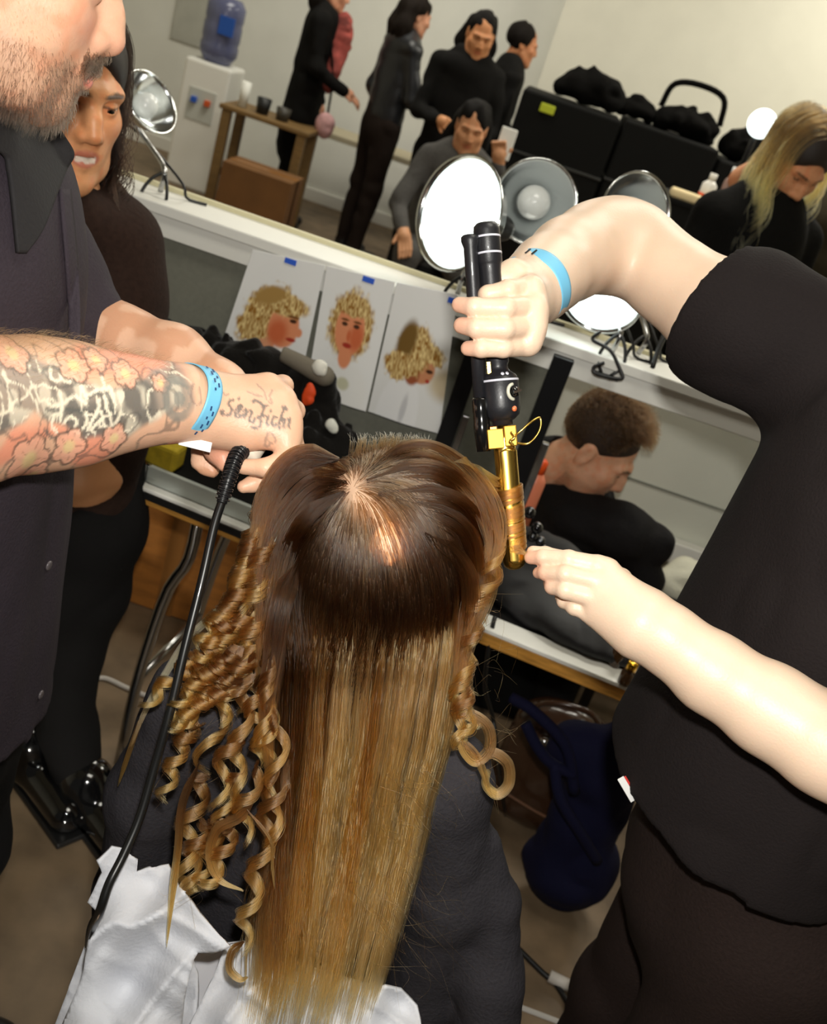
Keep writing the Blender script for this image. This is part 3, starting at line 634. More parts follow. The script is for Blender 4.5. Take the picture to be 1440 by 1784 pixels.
# lit lamp behind the blonde woman
fl_ = thing('stand_lamp', 'white lit lamp disc behind the blonde woman', 'lamp')
q_ = aty(1328, 215, 3.9)
MB().lathe([(0, 0), (.046, 0), (.05, -.008), (.05, -.03), (0, -.035)], q_, (-.1, -1, .1), 28).build('lamp_head', mat('lit_diffuser', (1, 1, 1), .4, emit=(.88, 1, .97), estr=2.2), fl_)
MB().tube([q_ + [0, .03, 0], q_ + [0, .04, -.1], (q_[0], q_[1] + .05, .02)], .01).build('pole', M_blackm, fl_)
MB().lathe([(0, 0), (.13, 0), (.13, .015), (0, .025)], (q_[0], q_[1] + .05, 0), (0, 0, 1), 24).build('base', M_blackm, fl_)
tow = blob('towel_bundle', 'white towel bundle on a low stool behind the seated man', 'towel', [(aty(1172, 1015, 2.52), (.06, .05, .05)), (aty(1200, 1000, 2.54), (.06, .05, .05)), (aty(1190, 1030, 2.52), (.07, .05, .035))], mat('white_terry', S(222, 220, 200), .9, bump=.5, scale=90), .007, (.008, 16), .03, seed=3)
zt = min(v_.co.z for v_ in tow.data.vertices)
ls = thing('low_stool', 'low black stool under the white towel bundle', 'stool')
tq = aty(1188, 1015, 2.53)
MB().b2(tq[0] - .16, tq[0] + .16, 2.40, 2.66, zt - .03, zt + .001, .008).build('seat', M_caseb, ls)
for sx in (-.13, .13):
    for sy in (2.43, 2.63): MB().b2(tq[0] + sx - .012, tq[0] + sx + .012, sy - .012, sy + .012, 0, zt - .03).build('leg', M_blackm, ls)
# ================================================================== PEOPLE
M_skin = mat('skin', (.6, .4, .3), .42, attr=True, sss=.12, bump=.12, scale=420, spec=.45)
M_skin_far = mat('skin_plain', (.6, .4, .3), .55, attr=True, spec=.35)
def frame(fwd, up=(0, 0, 1)):
    f = nrm(fwd); x = nrm(np.cross(f, up)); z = np.cross(x, f); return np.stack([x, f, z], 1)   # right, forward, up
def head_v(h=.004, jaw=1., nose=1., mouth=0., neck=None, lids=.0, ears=True, brow=1., muz=0., chk=1.):
    """a head in its own frame: +Y forward, +Z up, origin between the ears"""
    v = V((-.10, -.125, -.20), (.10, .145, .135), h)
    v.ell((0, -.016, .035), (.075, .095, .083), .03); v.ell((0, .030, -.040), (.060 * jaw, .063, .078), .04)
    for s in (-1, 1):
        v.tube([((s * .058 * jaw, -.005, -.055), .016), ((s * .042 * jaw, .045, -.096), .018), ((s * .012, .074, -.112), .016)], .03)
        v.ell((s * .040, .062, -.028), (.026 * chk, .022 * chk, .022 * chk), .03)      # cheek
        v.cone((s * .012, .090, .018), (s * .044, .074, .016), .009 * brow, .008 * brow, .02)   # brow
    v.ell((0, .034, -.066), (.056 * jaw, .050, .046), .035); v.ell((0, .080, -.108), (.022 * jaw, .018, .016), .02)                       # chin
    for s in (-1, 1):
        v.ell((s * .032, .094, -.003), (.017, .014, .011), .012, 'sub')          # socket
        v.ell((s * .031, .0735, -.004), (.0145, .0145, .0135), .003)             # lid over the eyeball
        if lids > 0: v.ell((s * .031, .090, -.004), (.0135, .006, .0052 * lids), .002, 'sub')
    v.tube([((0, .086, .010), .0075 * nose), ((0, .100, -.016), .009 * nose), ((0, .1085, -.034), .0115 * nose)], .014)
    for s in (-1, 1):
        v.ell((s * .0125 * nose, .098, -.039), (.0085, .0105, .0085), .008)      # nostril wing
        v.ell((s * .0065, .1035, -.0475), (.0032, .0048, .004), .003, 'sub')     # nostril
    v.ell((0, .079 + muz, -.068), (.027, .014, .021), .02)                       # muzzle
    for s in (-1, 1):
        v.cone((0, .0945 + muz, -.0625), (s * .021, .0825 + muz * .7, -.0665), .0055, .003, .006)
        v.cone((0, .0935 + muz, -.0765 - mouth * .006), (s * .020, .0825 + muz * .7, -.0715), .0068, .003, .006)
        v.cone((0, .101 + muz, -.0695 - mouth * .002), (s * .022, .089 + muz * .7, -.0695), .0018 + .003 * mouth, .0016, .003, 'sub')
        if ears:
            v.ell((s * .077, -.012, -.012), (.008, .019, .031), .012, 'add'); v.ell((s * .086, -.008, -.010), (.006, .011, .019), .006, 'sub')
    if neck is not None: v.tube(neck, .03)
    return v
def head_col(p, skin, lip, brow=None, blush=None, shade=None):
    c = np.tile(np.array(skin), (len(p), 1)).astype(float); x, y, z = p.T
    c *= (1 + .12 * (vnoise(x * 60, y * 60, z * 60, 5) - .5) + .14 * (vnoise(x * 260, y * 260, z * 260, 7) - .5))[:, None]; c *= 1 - np.array([.0, .16, .22]) * sstep(.5, .8, vnoise(x * 95, y * 95, z * 95, 2))[:, None]
    def mixc(m, col): nonlocal c; c = c * (1 - m[:, None]) + np.asarray(col) * m[:, None]
    if blush is not None: mixc(.5 * np.exp(-(((np.abs(x) - .04) / .02) ** 2 + ((z + .03) / .02) ** 2)) * (y > .03), blush); mixc(.4 * np.exp(-((x / .016) ** 2 + ((z + .036) / .014) ** 2)) * (y > .09), blush)
    ml = (1 - sstep(.85, 1.1, np.sqrt((x / .023) ** 2 + ((z + .0695) / .0125) ** 2))) * (y > .075); mixc(ml * .85, lip)
    if brow is not None:
        mb_ = (1 - sstep(.8, 1.2, np.sqrt(((np.abs(x) - .030) / .020) ** 2 + ((z - .019 + .10 * np.abs(np.abs(x) - .032)) / .0042) ** 2))) * (y > .05); mixc(mb_ * .85, brow)
        me_ = (1 - sstep(.8, 1.15, np.sqrt(((np.abs(x) - .031) / .016) ** 2 + ((z + .0005) / .0022) ** 2))) * (y > .05); mixc(me_ * .8, np.asarray(brow) * .5)
    if shade is not None: mixc(shade[0](x, y, z), shade[1])
    return c
def eyes(parent, Rm, t, iris, sc_=1.):
    for s in (-1, 1):
        n_ = 20; th = np.linspace(0, math.pi, 14); vs = []; cs = []
        for a in th:
            for b in np.linspace(0, 2 * math.pi, n_, endpoint=False):
                vs.append((math.sin(a) * math.cos(b) * .0118, math.cos(a) * .0118, math.sin(a) * math.sin(b) * .0118))
                cs.append(S(10, 7, 6) if a < .30 else iris if a < .62 else S(226, 218, 206))
        fs = [[i * n_ + j, i * n_ + (j + 1) % n_, (i + 1) * n_ + (j + 1) % n_, (i + 1) * n_ + j] for i in range(13) for j in range(n_)]
        P = xf(np.array(vs) + [s * .031, .0752, -.004], Rm, t)
        mesh('eye', P, fs, mat('eye_wet', (1, 1, 1), .06, attr=True, coat=.6), parent, True, np.array(cs))

# ------------------------------------------------------------------ 1. the woman in the chair (seen from behind)
HC = np.array([-.012, .885, 1.192]); HR = np.array([.098, .112, .115])
SK_L = S(236, 196, 168)
v = V((-.11, .74, .98), (.11, 1.02, 1.33), .005)
v.ell((-.012, .875, 1.21), (.076, .096, .088), .03).ell((-.012, .925, 1.14), (.058, .062, .075), .04)
v.tube([((-.012, .86, 1.15), .05), ((-.012, .845, 1.03), .055)], .03)
v.cone((-.012, .975, 1.17), (-.012, 1.0, 1.145), .008, .011, .012)
headm = v.out()
v = V((-.32, .62, .30), (.32, 1.45, 1.10), .012)
v.tube([((-.10, .86, .97), .045), ((.08, .86, .97), .045)], .05).ell((-.01, .88, .80), (.12, .07, .2), .06).ell((-.012, .885, .58), (.12, .07, .12), .05)
for s in (-1, 1):
    v.tube([((s * .10, .88, .52), .075), ((s * .11, 1.30, .50), .055)], .03)
bodym = v.out()
P_, Q_ = joinm(headm, bodym)
hands = []
model = mesh('person', P_, Q_, M_skin_far, None, True, np.tile(np.array(SK_L), (len(P_), 1)))
tag(model, 'seated woman seen from behind with long half curled golden brown hair and black jacket', 'person')
# jacket
M_jacket = mat('black_wool', S(52, 50, 54), .9, bump=.5, scale=260, var=.12, spec=.12)
Lsh, Rsh = at(300, 1165, 1.02), at(838, 1345, 1.02)
v = V((-.34, .60, .44), (.34, 1.20, 1.12), .0065)
v.tube([(Lsh + [.045, .02, -.045], .058), ((-.012, .855, 1.01), .065), (Rsh + [-.035, .02, -.045], .058)], .05)
v.ell((-.012, .885, .84), (.165, .095, .24), .05).cone((-.012, .89, .92), (-.012, .885, .56), .150, .172, .06, flat=((0, 1, 0), .60))
for s, sh in ((-1, Lsh), (1, Rsh)):
    el = sh + np.array([s * (.046 if s > 0 else -.012), .025, -.37]); wr = el + np.array([-s * .05, .26, -.04])
    v.tube([(sh + [-s * .03, .015, -.04], .056), ((sh * .5 + el * .5), .049), (el, .047), (wr, .038)], .025)
v.tube([(at(846, 1470, 1.085), .022), (at(864, 1570, 1.115), .030), (at(856, 1700, 1.14), .040), (at(846, 1860, 1.17), .045)], .02)
v.ell((-.012, .84, 1.09), (.062, .07, .05), .03, 'sub')
v.fold(.005, 10, 3, (1, 1, .4)); v.fold(.002, 32, 4)
mesh('jacket', *v.out(), M_jacket, model)
for s, sh in ((-1, Lsh), (1, Rsh)):
    wr = sh + np.array([s * (.046 if s > 0 else -.012) - s * .05, .285, -.41]); v = V(wr - .12, wr + .12, .004)
    v.cone(wr, wr + [0, .05, -.005], .027, .035, .02).ell(wr + [0, .075, -.01], (.040, .035, .015), .015)
    for j in range(4): v.tube([(wr + [-.028 + .018 * j, .09, -.01], .0085), (wr + [-.03 + .019 * j, .125 - abs(j - 1.5) * .006, -.018], .0078), (wr + [-.028 + .018 * j, .145 - abs(j - 1.5) * .008, -.032], .0068)], .004)
    v.tube([(wr + [-s * .03, .05, -.005], .011), (wr + [-s * .052, .08, -.02], .009), (wr + [-s * .05, .105, -.03], .008)], .006)
    p, q = v.out(); mesh('hand', p, q, M_skin_far, model, True, np.tile(np.array(SK_L), (len(p), 1)))
# trousers
M_trou = mat('black_trousers', S(17, 16, 16), .9, bump=.3, scale=160, spec=.15)
v = V((-.34, .64, -.0), (.34, 1.55, .78), .011)
v.ell((-.012, .86, .53), (.185, .13, .12), .05).cone((-.012, .885, .58), (-.012, .885, .70), .165, .150, .04, flat=((0, 1, 0), .62))
for s in (-1, 1): v.tube([((s * .10, .88, .52), .088), ((s * .13, 1.30, .51), .066), ((s * .13, 1.33, .30), .055), ((s * .13, 1.30, .09), .045)], .03)
v.fold(.006, 10, 6); mesh('trousers', *v.out(), M_trou, model)
for s in (-1, 1):
    v = V((s * .13 - .07, 1.22, -.01), (s * .13 + .07, 1.52, .12), .006)
    v.tube([((s * .13, 1.30, .09), .04), ((s * .13, 1.31, .045), .038), ((s * .13, 1.44, .032), .032)], .02).half((0, 0, .002), (0, 0, -1))
    mesh('shoe', *v.out(), mat('shoe_black', S(14, 14, 14), .35), model)

# ---- her hair
C_root, C_dark, C_mid, C_gold, C_tip, C_blond = [S(50, 30, 16)] * 6
H_top = hairmat('hair_top', [(0, S(196, 164, 132)), (.07, S(112, 78, 48)), (.16, S(58, 36, 19)), (.5, S(48, 29, 15)), (1, S(74, 45, 21))], .22, .24, .4, 0., 1.42)  # pale root end shows scalp and adds to the painted crown highlight
H_len = hairmat('hair_length', [(0, S(52, 32, 16)), (.3, S(76, 47, 22)), (.5, S(122, 76, 31)), (.8, S(160, 98, 36)), (1, S(176, 112, 46))], .24, .28, .5, 0., 1.42)
H_lenb = hairmat('hair_length_light', [(0, S(66, 42, 22)), (.3, S(104, 68, 34)), (.5, S(172, 122, 66)), (.8, S(184, 132, 72)), (1, S(168, 114, 54))], .24, .3, .35)
H_curl = hairmat('hair_curl', [(0, S(72, 45, 22)), (.4, S(112, 72, 33)), (1, S(170, 118, 56))], .22, .28, .4)
H_side = hairmat('hair_side', [(0, S(46, 28, 14)), (.45, S(70, 43, 20)), (.75, S(110, 70, 32)), (1, S(150, 98, 44))], .24, .28, .4, 0., 1.32)
W_ = at(612, 852, .885)
def on_head(px_, py_, sc=1.):
    """nearest point of the scalp ellipsoid behind pixel (px_,py_)"""
    d0 = CF + CX * (px_ - 720) / FPX - CY * (py_ - 892) / FPX
    o = (CP - HC) / (HR * sc); d = d0 / (HR * sc); a = d @ d; b = 2 * o @ d; c = o @ o - 1; D = b * b - 4 * a * c
    if D < 0: return None
    return CP + d0 * (-b - math.sqrt(D)) / (2 * a)
W_ = on_head(614, 850)
# scalp shell; its pale streak is bare scalp plus a painted crown highlight
th, ph = np.meshgrid(np.linspace(.0, math.pi * .72, 60), np.linspace(0, 2 * math.pi, 96, endpoint=False), indexing='ij')
sv = np.stack([np.sin(th) * np.cos(ph), np.sin(th) * np.sin(ph), np.cos(th)], -1).reshape(-1, 3) * HR * .985 + HC
sf = [[i * 96 + j, i * 96 + (j + 1) % 96, (i + 1) * 96 + (j + 1) % 96, (i + 1) * 96 + j][::-1] for i in range(59) for j in range(96)]
pth = np.array([on_head(*q_) for q_ in ((606, 826), (616, 850), (632, 876), (660, 900), (690, 930), (706, 956))])
wsc = np.exp(-(np.min(np.linalg.norm(sv[:, None] - spline(pth, 30)[None], axis=2), 1) / .014) ** 2)[:, None]
hair = mesh('hair', sv, sf, mat('scalp_hair', S(40, 25, 14), .38, bump=.3, scale=90, attr=True), model, True, np.array(S(40, 25, 14)) * (1 - wsc) + np.array(S(214, 178, 150)) * wsc)
hair['label'] = 'long golden brown hair, straight at the back and curled at both sides'
def scalp_roots(n, zmin, seed, sc=1.0):
    r = np.random.default_rng(seed); out = []
    while sum(map(len, out)) < n:
        u = nrm(r.normal(size=(n * 3, 3))); P = HC + u * HR * sc
        ok = (u[:, 2] > zmin) & ~((u[:, 1] > .55) & (u[:, 2] < .35)); out.append(P[ok])
    return np.vstack(out)[:n]
def resample(path, k):
    s = np.concatenate([[0], np.cumsum(np.linalg.norm(np.diff(path, axis=0), axis=1))]); s += np.arange(len(s)) * 1e-9
    t = np.linspace(0, s[-1], k); return np.stack([np.interp(t, s, path[:, i]) for i in range(3)], -1)
# curtain of straight hair down the back: (py, left px, right px, distance)
CUR = np.array([(1040, 476, 812, .915), (1120, 474, 806, .925), (1200, 470, 792, .935), (1300, 470, 772, .94), (1400, 462, 742, .945), (1500, 448, 722, .95), (1600, 440, 696, .953), (1700, 436, 668, .955), (1800, 420, 640, .955)], float)
def curtain(u, py, lay):
    l = np.interp(py, CUR[:, 0], CUR[:, 1]); r = np.interp(py, CUR[:, 0], CUR[:, 2]); d = np.interp(py, CUR[:, 0], CUR[:, 3])
    x = l + (r - l) * u
    d = d + .030 * (2 * u - 1) ** 2 + lay
    return CP + d[..., None] * (CF + CX * ((x - 720) / FPX)[..., None] - CY * ((py - 892) / FPX)[..., None])
def back_hair(n, seed, mats, zmin=-.05, sc=1.0, lay=(0, .02), ends=(1560, 1784), usel=None, ncl=70):
    r = np.random.default_rng(seed)
    R_ = scalp_roots(n, zmin, seed + 50, sc); R_ = R_[R_[:, 1] < HC[1] + .07]
    F_, off = flow(R_, HC, HR, W_, 26, .011, .02, .95, .16, drift=(0, -.12, 0))
    nn = nrm((F_ - HC) / HR ** 2)
    leave = np.argmax(nn[:, :, 2] < .05, axis=1); leave[leave == 0] = 26
    groups = {m: [] for m in mats}
    for i in range(len(F_)):
        k = min(leave[i], 26); L = F_[i, k]; pl = proj(L)
        u = (pl[0] - 476) / (812 - 476)
        if u < -.06 or u > 1.06: continue
        u = np.clip(u + r.normal() * .02, .0, 1.0)
        if usel is not None and not usel(u): continue
        pe = r.uniform(*ends) + 40 * vnoise(np.array(u * 9), np.array(0.), np.array(0.), seed) - 30 - 70 * (u > .88) * r.random()
        py = np.linspace(max(pl[1], 960), pe, 22); t = (py - py[0]) / (pe - py[0])
        la = lay[0] + (lay[1] - lay[0]) * r.random()
        cl = math.floor(u * ncl); cu = (cl + .5) / ncl
        cr = np.random.default_rng(cl * 7 + seed)
        ph1, ph2, amp = cr.uniform(0, 6.28), cr.uniform(0, 6.28), cr.uniform(.006, .034)
        uu = u + .07 * np.sin(t * 6.5 + 1 + u * 2.5) * t * (1 - t) + (cu - u) * .75 * sstep(.15, .9, t) + amp * np.sin(t * 5 + ph1) * t + cr.normal() * .045 * sstep(.2, 1, t) + r.normal() * .022 * t
        ll = la * .5 + cr.uniform(*lay) * .5 + .008 * np.sin(t * 4 + ph2) - .010 * sstep(.75, 1, t) - .004 * np.cos((uu - cu) * ncl * 6.28) * t
        C_ = curtain(uu, py, ll)
        tg = L - F_[i, max(k - 2, 0)]; tg = nrm(tg); s_ = np.linspace(0, np.linalg.norm(C_[-1] - C_[0]), 22)
        bl = sstep(0, .26, t)[:, None]
        dn = nrm(.5 * tg + np.array([0, -.05, -.8]))
        C_ = (L + dn * s_[:, None]) * (1 - bl) + C_ * bl
        path = np.vstack([resample(F_[i, :k + 1], 12), C_[1:]])
        mi = mats[2] if u < .10 + .30 * vnoise(np.array(cu * 20), np.array(5.3), np.array(.4), 9) else mats[0] if len(mats) == 1 else (mats[1] if (vnoise(np.array(cu * 14), np.array(1.3), np.array(.4), 9) + (.42 if cu > .80 else 0) - (.12 if cu < .3 else 0)) > .52 else mats[0])
        groups[mi].append(path)
    return groups
g1 = back_hair(7200, 11, ['hair_length', 'hair_length_light', 'hair_side'], -.15, .99, (-.012, .024), (1590, 1815))
for mname, paths in g1.items():
    o = strands('back_length', paths, .00021, MATS[mname], hair); o['label'] = 'straight golden lengths hanging down the back' if mname == 'hair_length' else 'darker brown lengths on the left' if mname == 'hair_side' else 'paler straight lengths at the right edge'
# backing sheet so that the lengths have body
uu, pp_ = np.meshgrid(np.linspace(.03, .97, 24), np.linspace(1000, 1625, 26)); PB = curtain(uu.ravel(), pp_.ravel(), np.full(uu.size, .024) + .01 * (vnoise(uu.ravel() * 14, pp_.ravel() / 300, uu.ravel() * 0, 3) - .5))
idx = np.arange(uu.size).reshape(uu.shape); FB = np.stack([idx[:-1, :-1], idx[1:, :-1], idx[1:, 1:], idx[:-1, 1:]], -1).reshape(-1, 4)
bk = mesh('under_length', PB, FB, mat('under_hair', S(64, 40, 18), .5, bump=.5, scale=60, var=.3, stretch=(14, 14, .6)), hair)
md = bk.modifiers.new('body', 'SOLIDIFY'); md.thickness = .012
# dark top layer: root colour plus painted shade, with a ragged lower edge
R_ = scalp_roots(9000, -.02, 5, 1.0); R_ = R_[R_[:, 1] < HC[1] + .10]
dpt = np.min(np.linalg.norm(R_[:, None] - spline(pth, 20)[None], axis=2), 1); R_ = R_[(dpt > .011) | (rng.random(len(R_)) < .45)]
F_, off = flow(R_, HC, HR * 1.0, W_, 24, .0105, -.18, .97, .15, drift=(0, -.02, 0))
F_ += (rng.normal(size=(len(F_), 1, 3)) * .0012)
# fine clumping so the crown parts into separate wet-looking strings
lead = rng.choice(len(F_), 300, replace=False)
mid = F_[:, 10]; dd_ = ((mid[:, None] - mid[None, lead]) ** 2).sum(2).argmin(1)
wq = (.86 * sstep(.0, .6, np.linspace(0, 1, 25)))[None, :, None]
tgt_ = F_[lead][dd_]
# shift leader to same progress by matching nearest distance from the whorl
d1 = np.linalg.norm(F_ - W_, axis=2); d2 = np.linalg.norm(tgt_ - W_, axis=2)
mt = np.empty_like(F_)
for i in range(len(F_)):
    for c in range(3): mt[i, :, c] = np.interp(d1[i], np.maximum.accumulate(d2[i]) + np.arange(25) * 1e-7, tgt_[i, :, c])
near = (d1 >= d2[:, :1] - .01)[:, :, None]
F_ = F_ * (1 - wq * near) + mt * wq * near
# stay outside the scalp
q = (F_ - HC) / HR; rr = np.linalg.norm(q, axis=2, keepdims=True); F_ = HC + q / rr * np.maximum(rr, 1.0 + .012 * rng.random((len(F_), 1, 1))) * HR
lift = .0065 * (vnoise(np.arange(len(F_)) * 0. + dd_ * 2.37, dd_ * 1.13, dd_ * 0., 4) - .35)
F_ += ((F_ - HC) / np.linalg.norm(F_ - HC, axis=2, keepdims=True)) * (lift[:, None] * sstep(.1, .6, np.linspace(0, 1, 25))[None])[:, :, None]
K25 = np.arange(25)
F_ += .0007 * np.sin(K25[None, :, None] * rng.uniform(.5, 1.5, (len(F_), 1, 3)) + rng.uniform(0, 6.28, (len(F_), 1, 3))) * sstep(.05, .4, K25 / 24.)[None, :, None]
F_ += .0022 * np.stack([np.sin(K25[None] * .55 + dd_[:, None] * 1.7), np.cos(K25[None] * .43 + dd_[:, None] * 2.9), np.sin(K25[None] * .5 + dd_[:, None])], -1) * sstep(.15, .6, K25 / 24.)[None, :, None]
tops = []
for i in range(len(F_)):
    pj = proj(F_[i]); lim = 985 + 40 * rng.random() + 120 * rng.random() ** 4 + 130 * vnoise(np.array(dd_[i] * 3.7), np.array(0.), np.array(0.), 2) - 150 * ((pj[-1][0] - 660) / 260) ** 2 + 40
    kk = np.argmax(pj[:, 1] > lim); kk = len(F_[i]) if kk == 0 else kk
    if kk > 4: tops.append(resample(F_[i, :kk], 16))
strands('crown', tops, .00024, H_top, hair)['label'] = 'dark brown crown combed out from the whorl'
# short tuft at the front hairline, its flash-lit tips painted pale
tf = []
for i in range(260):
    x_ = rng.uniform(608, 742); y0 = 800 - 14 * math.sin((x_ - 600) / 150 * 3.1) + rng.normal() * 3
    h0 = on_head(x_ + rng.normal() * 2, max(y0, 778)); 
    if h0 is None: continue
    tip = at(x_ + rng.normal() * 6 + 4, 757 + rng.uniform(-7, 12) + abs(x_ - 670) * .05, proj(h0)[2] + .045)
    mdp = (h0 + tip) / 2 + np.array([0, -.002, .006]); tf.append(spline([h0, mdp, tip], 8))
strands('front_tuft', tf, .0002, hairmat('hair_tuft', [(0, S(60, 38, 20)), (.5, S(90, 66, 34)), (.8, S(206, 190, 150)), (1, S(250, 244, 226))], .3, .4, .2), hair)['label'] = 'short tuft at the front hairline with lit tips painted pale'

# ---- ringlets
def ringlet(axis, r_px, turns, w_px, n=46, mt='hair_curl', d=.93, phase=0., lead=.12, flat=.0011, seed=0, rt=1.):
    """a spiral lock: axis as (px,py) list at distance d, coil radius and ribbon width in pixels"""
    r = np.random.default_rng(seed); A = [at(a[0], a[1], a[2] if len(a) > 2 else d) for a in axis]
    K = int(14 * turns) + 14; Cn = spline(A, K); T = nrm(np.gradient(Cn, axis=0))
    ref = nrm(CP - Cn.mean(0)); u = nrm(ref - (T * ref).sum(1)[:, None] * T); vv = np.cross(T, u)
    t = np.linspace(0, 1, K); a = phase + 2 * math.pi * turns * np.clip((t - lead) / (1 - lead), 0, 1)
    m2 = d / FPX; rad = r_px * m2 * sstep(0, lead + .05, t) * (1 - (1 - rt) * t)
    paths = []
    for j in range(n):
        o = r.uniform(-.5, .5); ww = w_px * m2 * o * (.55 + .45 * np.sin(np.clip(t * 1.15, 0, 1) * math.pi) ** .5)
        rj = rad + r.normal() * flat; jit = r.normal() * .04
        p = Cn + T * ww[:, None] + rj[:, None] * (u * np.cos(a + jit)[:, None] + vv * np.sin(a + jit)[:, None])
        p += r.normal(size=3) * .0006; k2 = K - r.integers(0, 5)
        paths.append(p[:k2])
    o = strands('ringlet', paths, .00022, MATS[mt], hair); return o
# left side: (axis, coil radius, turns, ribbon width)
RL = [
 ([(352, 1262), (325, 1280), (300, 1335), (281, 1400)], 15, 3.6, 16), ([(395, 1150), (345, 1170), (300, 1178), (250, 1236)], 13, 4, 14), ([(400, 1120), (352, 1140), (320, 1160), (258, 1222)], 12, 4.2, 15),
 ([(420, 1130), (380, 1165), (340, 1190), (290, 1255)], 13, 5, 14), ([(430, 1150), (390, 1190), (345, 1220), (296, 1272)], 12, 5, 13), ([(420, 1185), (370, 1215), (330, 1240), (305, 1270)], 11, 4, 13),
 ([(440, 1140), (412, 1170), (395, 1215), (385, 1262)], 15, 2.4, 17), ([(432, 1170), (400, 1230), (362, 1280), (366, 1352)], 24, 1.6, 19), ([(440, 1180), (424, 1230), (415, 1290), (410, 1345), (425, 1395)], 17, 2.2, 24),
 ([(452, 1180), (440, 1225), (452, 1280), (445, 1330)], 14, 2.4, 18), ([(410, 1275), (396, 1310), (384, 1360), (378, 1410)], 17, 1.5, 18), ([(425, 1340), (408, 1370), (390, 1400), (382, 1440)], 15, 1.4, 16),
 ([(362, 1352), (340, 1385), (328, 1440), (322, 1500), (335, 1548)], 22, 2.4, 19), ([(395, 1405), (378, 1440), (360, 1490), (340, 1550)], 16, 3, 17),
 ([(500, 1330), (470, 1410), (456, 1480), (440, 1545), (428, 1600), (420, 1655)], 17, 3.2, 24), ([(480, 1240), (488, 1280), (478, 1340), (470, 1390)], 14, 1.6, 20), ([(470, 1130), (462, 1190), (470, 1250), (462, 1310)], 13, 2, 22),
 ([(456, 960), (448, 1010), (440, 1060), (452, 1110)], 18, 1.8, 26), ([(440, 930), (430, 975), (415, 1020), (420, 1070)], 16, 2.2, 24), ([(425, 985), (410, 1030), (398, 1070), (402, 1120)], 15, 2.4, 22),
 ([(462, 1050), (440, 1095), (425, 1140), (430, 1190)], 16, 2, 24), ([(438, 1060), (412, 1090), (385, 1120), (372, 1160)], 15, 2.4, 20), ([(470, 900), (462, 940), (455, 985), (440, 1020)], 12, 1.6, 26),
 ([(452, 880), (446, 915), (440, 950), (428, 985)], 10, 1.5, 26), ([(415, 1040), (395, 1060), (372, 1080), (352, 1110)], 13, 2.6, 16), ([(408, 1080), (380, 1100), (362, 1130), (345, 1155)], 13, 2.6, 16),
 ([(478, 1000), (470, 1060), (476, 1110), (462, 1165)], 14, 1.6, 26), ([(445, 1110), (428, 1150), (440, 1200), (425, 1250)], 14, 2, 20)]
RL += [([(432, 1000), (405, 1050), (370, 1090), (342, 1128)], 15, 3, 18), ([(450, 1020), (425, 1065), (398, 1110), (390, 1160)], 15, 2.6, 20), ([(398, 1100), (362, 1150), (332, 1196), (312, 1262)], 13, 4.4, 14),
 ([(455, 1090), (436, 1130), (420, 1170), (424, 1215)], 15, 2, 22), ([(405, 1165), (372, 1195), (340, 1230), (318, 1290)], 12, 4, 14), ([(476, 1150), (466, 1210), (458, 1270), (470, 1330)], 15, 1.8, 22), ([(416, 1130), (386, 1150), (350, 1200), (330, 1246)], 12, 3.6, 14),
 ([(448, 1330), (432, 1380), (420, 1420), (430, 1470)], 16, 1.6, 20), ([(350, 1430), (338, 1480), (330, 1530), (346, 1560)], 17, 2, 18), ([(486, 1340), (470, 1390), (478, 1450), (468, 1500)], 14, 1.6, 22), ([(404, 1440), (392, 1470), (372, 1520), (356, 1552)], 15, 2.2, 17),
 ([(440, 900), (436, 940), (426, 980), (412, 1010)], 14, 2.2, 24), ([(466, 940), (450, 985), (446, 1030), (430, 1060)], 15, 1.8, 26)]
for i, (ax, r_, tn, w_) in enumerate(RL):
    ringlet(ax, r_ * 1.12, tn, w_ * 1.3, 84, 'hair_curl', (.925 if ax[0][1] > 1120 else .942) + .012 * ((i * 37) % 5) / 4 + (.02 if ax[0][0] < 400 else 0), i * 1.7, .1, seed=i, rt=.8)
def lock_d(a, d, first=False):
    h = on_head(a[0], a[1], .96 if first else 1.035)
    return d if h is None else min(proj(h)[2], d + .02)
def lock(pts, w_px, n, mt, d=.93, seed=0, name='lock', tp=.15, rad=.00022, wav=0.):
    r = np.random.default_rng(seed); A = np.array([at(a[0], a[1], a[2] if len(a) > 2 else lock_d(a, d, a is pts[0] and name == 'side_lock')) for a in pts]); K = 12 * len(pts)
    Cn = spline(A, K); T = nrm(np.gradient(Cn, axis=0)); ref = nrm(CP - Cn.mean(0)); sd = nrm(np.cross(T, ref)); t = np.linspace(0, 1, K); paths = []
    for j in range(n):
        o = r.uniform(-.5, .5); prof = np.interp(t, [0, .15, .7, 1], [.12, 1, .8, tp])
        o2 = o + r.normal() * .10 * t + .10 * np.sin(t * 7 + round(o * 6) * 1.9) * t * (n > 90); p = Cn + sd * (o2 * w_px * d / FPX * prof)[:, None] + ref * (r.normal() * (.003 if n > 90 else .0012) + .002 * math.cos(o * 3) + (.002 * math.sin(o * 17) if n > 90 else 0)) + wav * sd * (np.sin(t * 9 + r.normal() * .3) * t * .004)[:, None]
        paths.append(p[:K - r.integers(0, 4)])
    return strands(name, paths, rad, MATS[mt], hair)
# open C-shaped curls and the curl end over the shirt
lock([(440, 1400), (415, 1425), (378, 1446), (366, 1490), (382, 1532), (424, 1552)], 19, 70, 'hair_curl', .925, 1)
lock([(425, 1640), (404, 1658), (400, 1688), (418, 1706), (432, 1702)], 15, 50, 'hair_curl', .925, 2)
lock([(430, 1410), (470, 1462), (474, 1510), (478, 1550)], 5, 16, 'hair_curl', .92, 3)
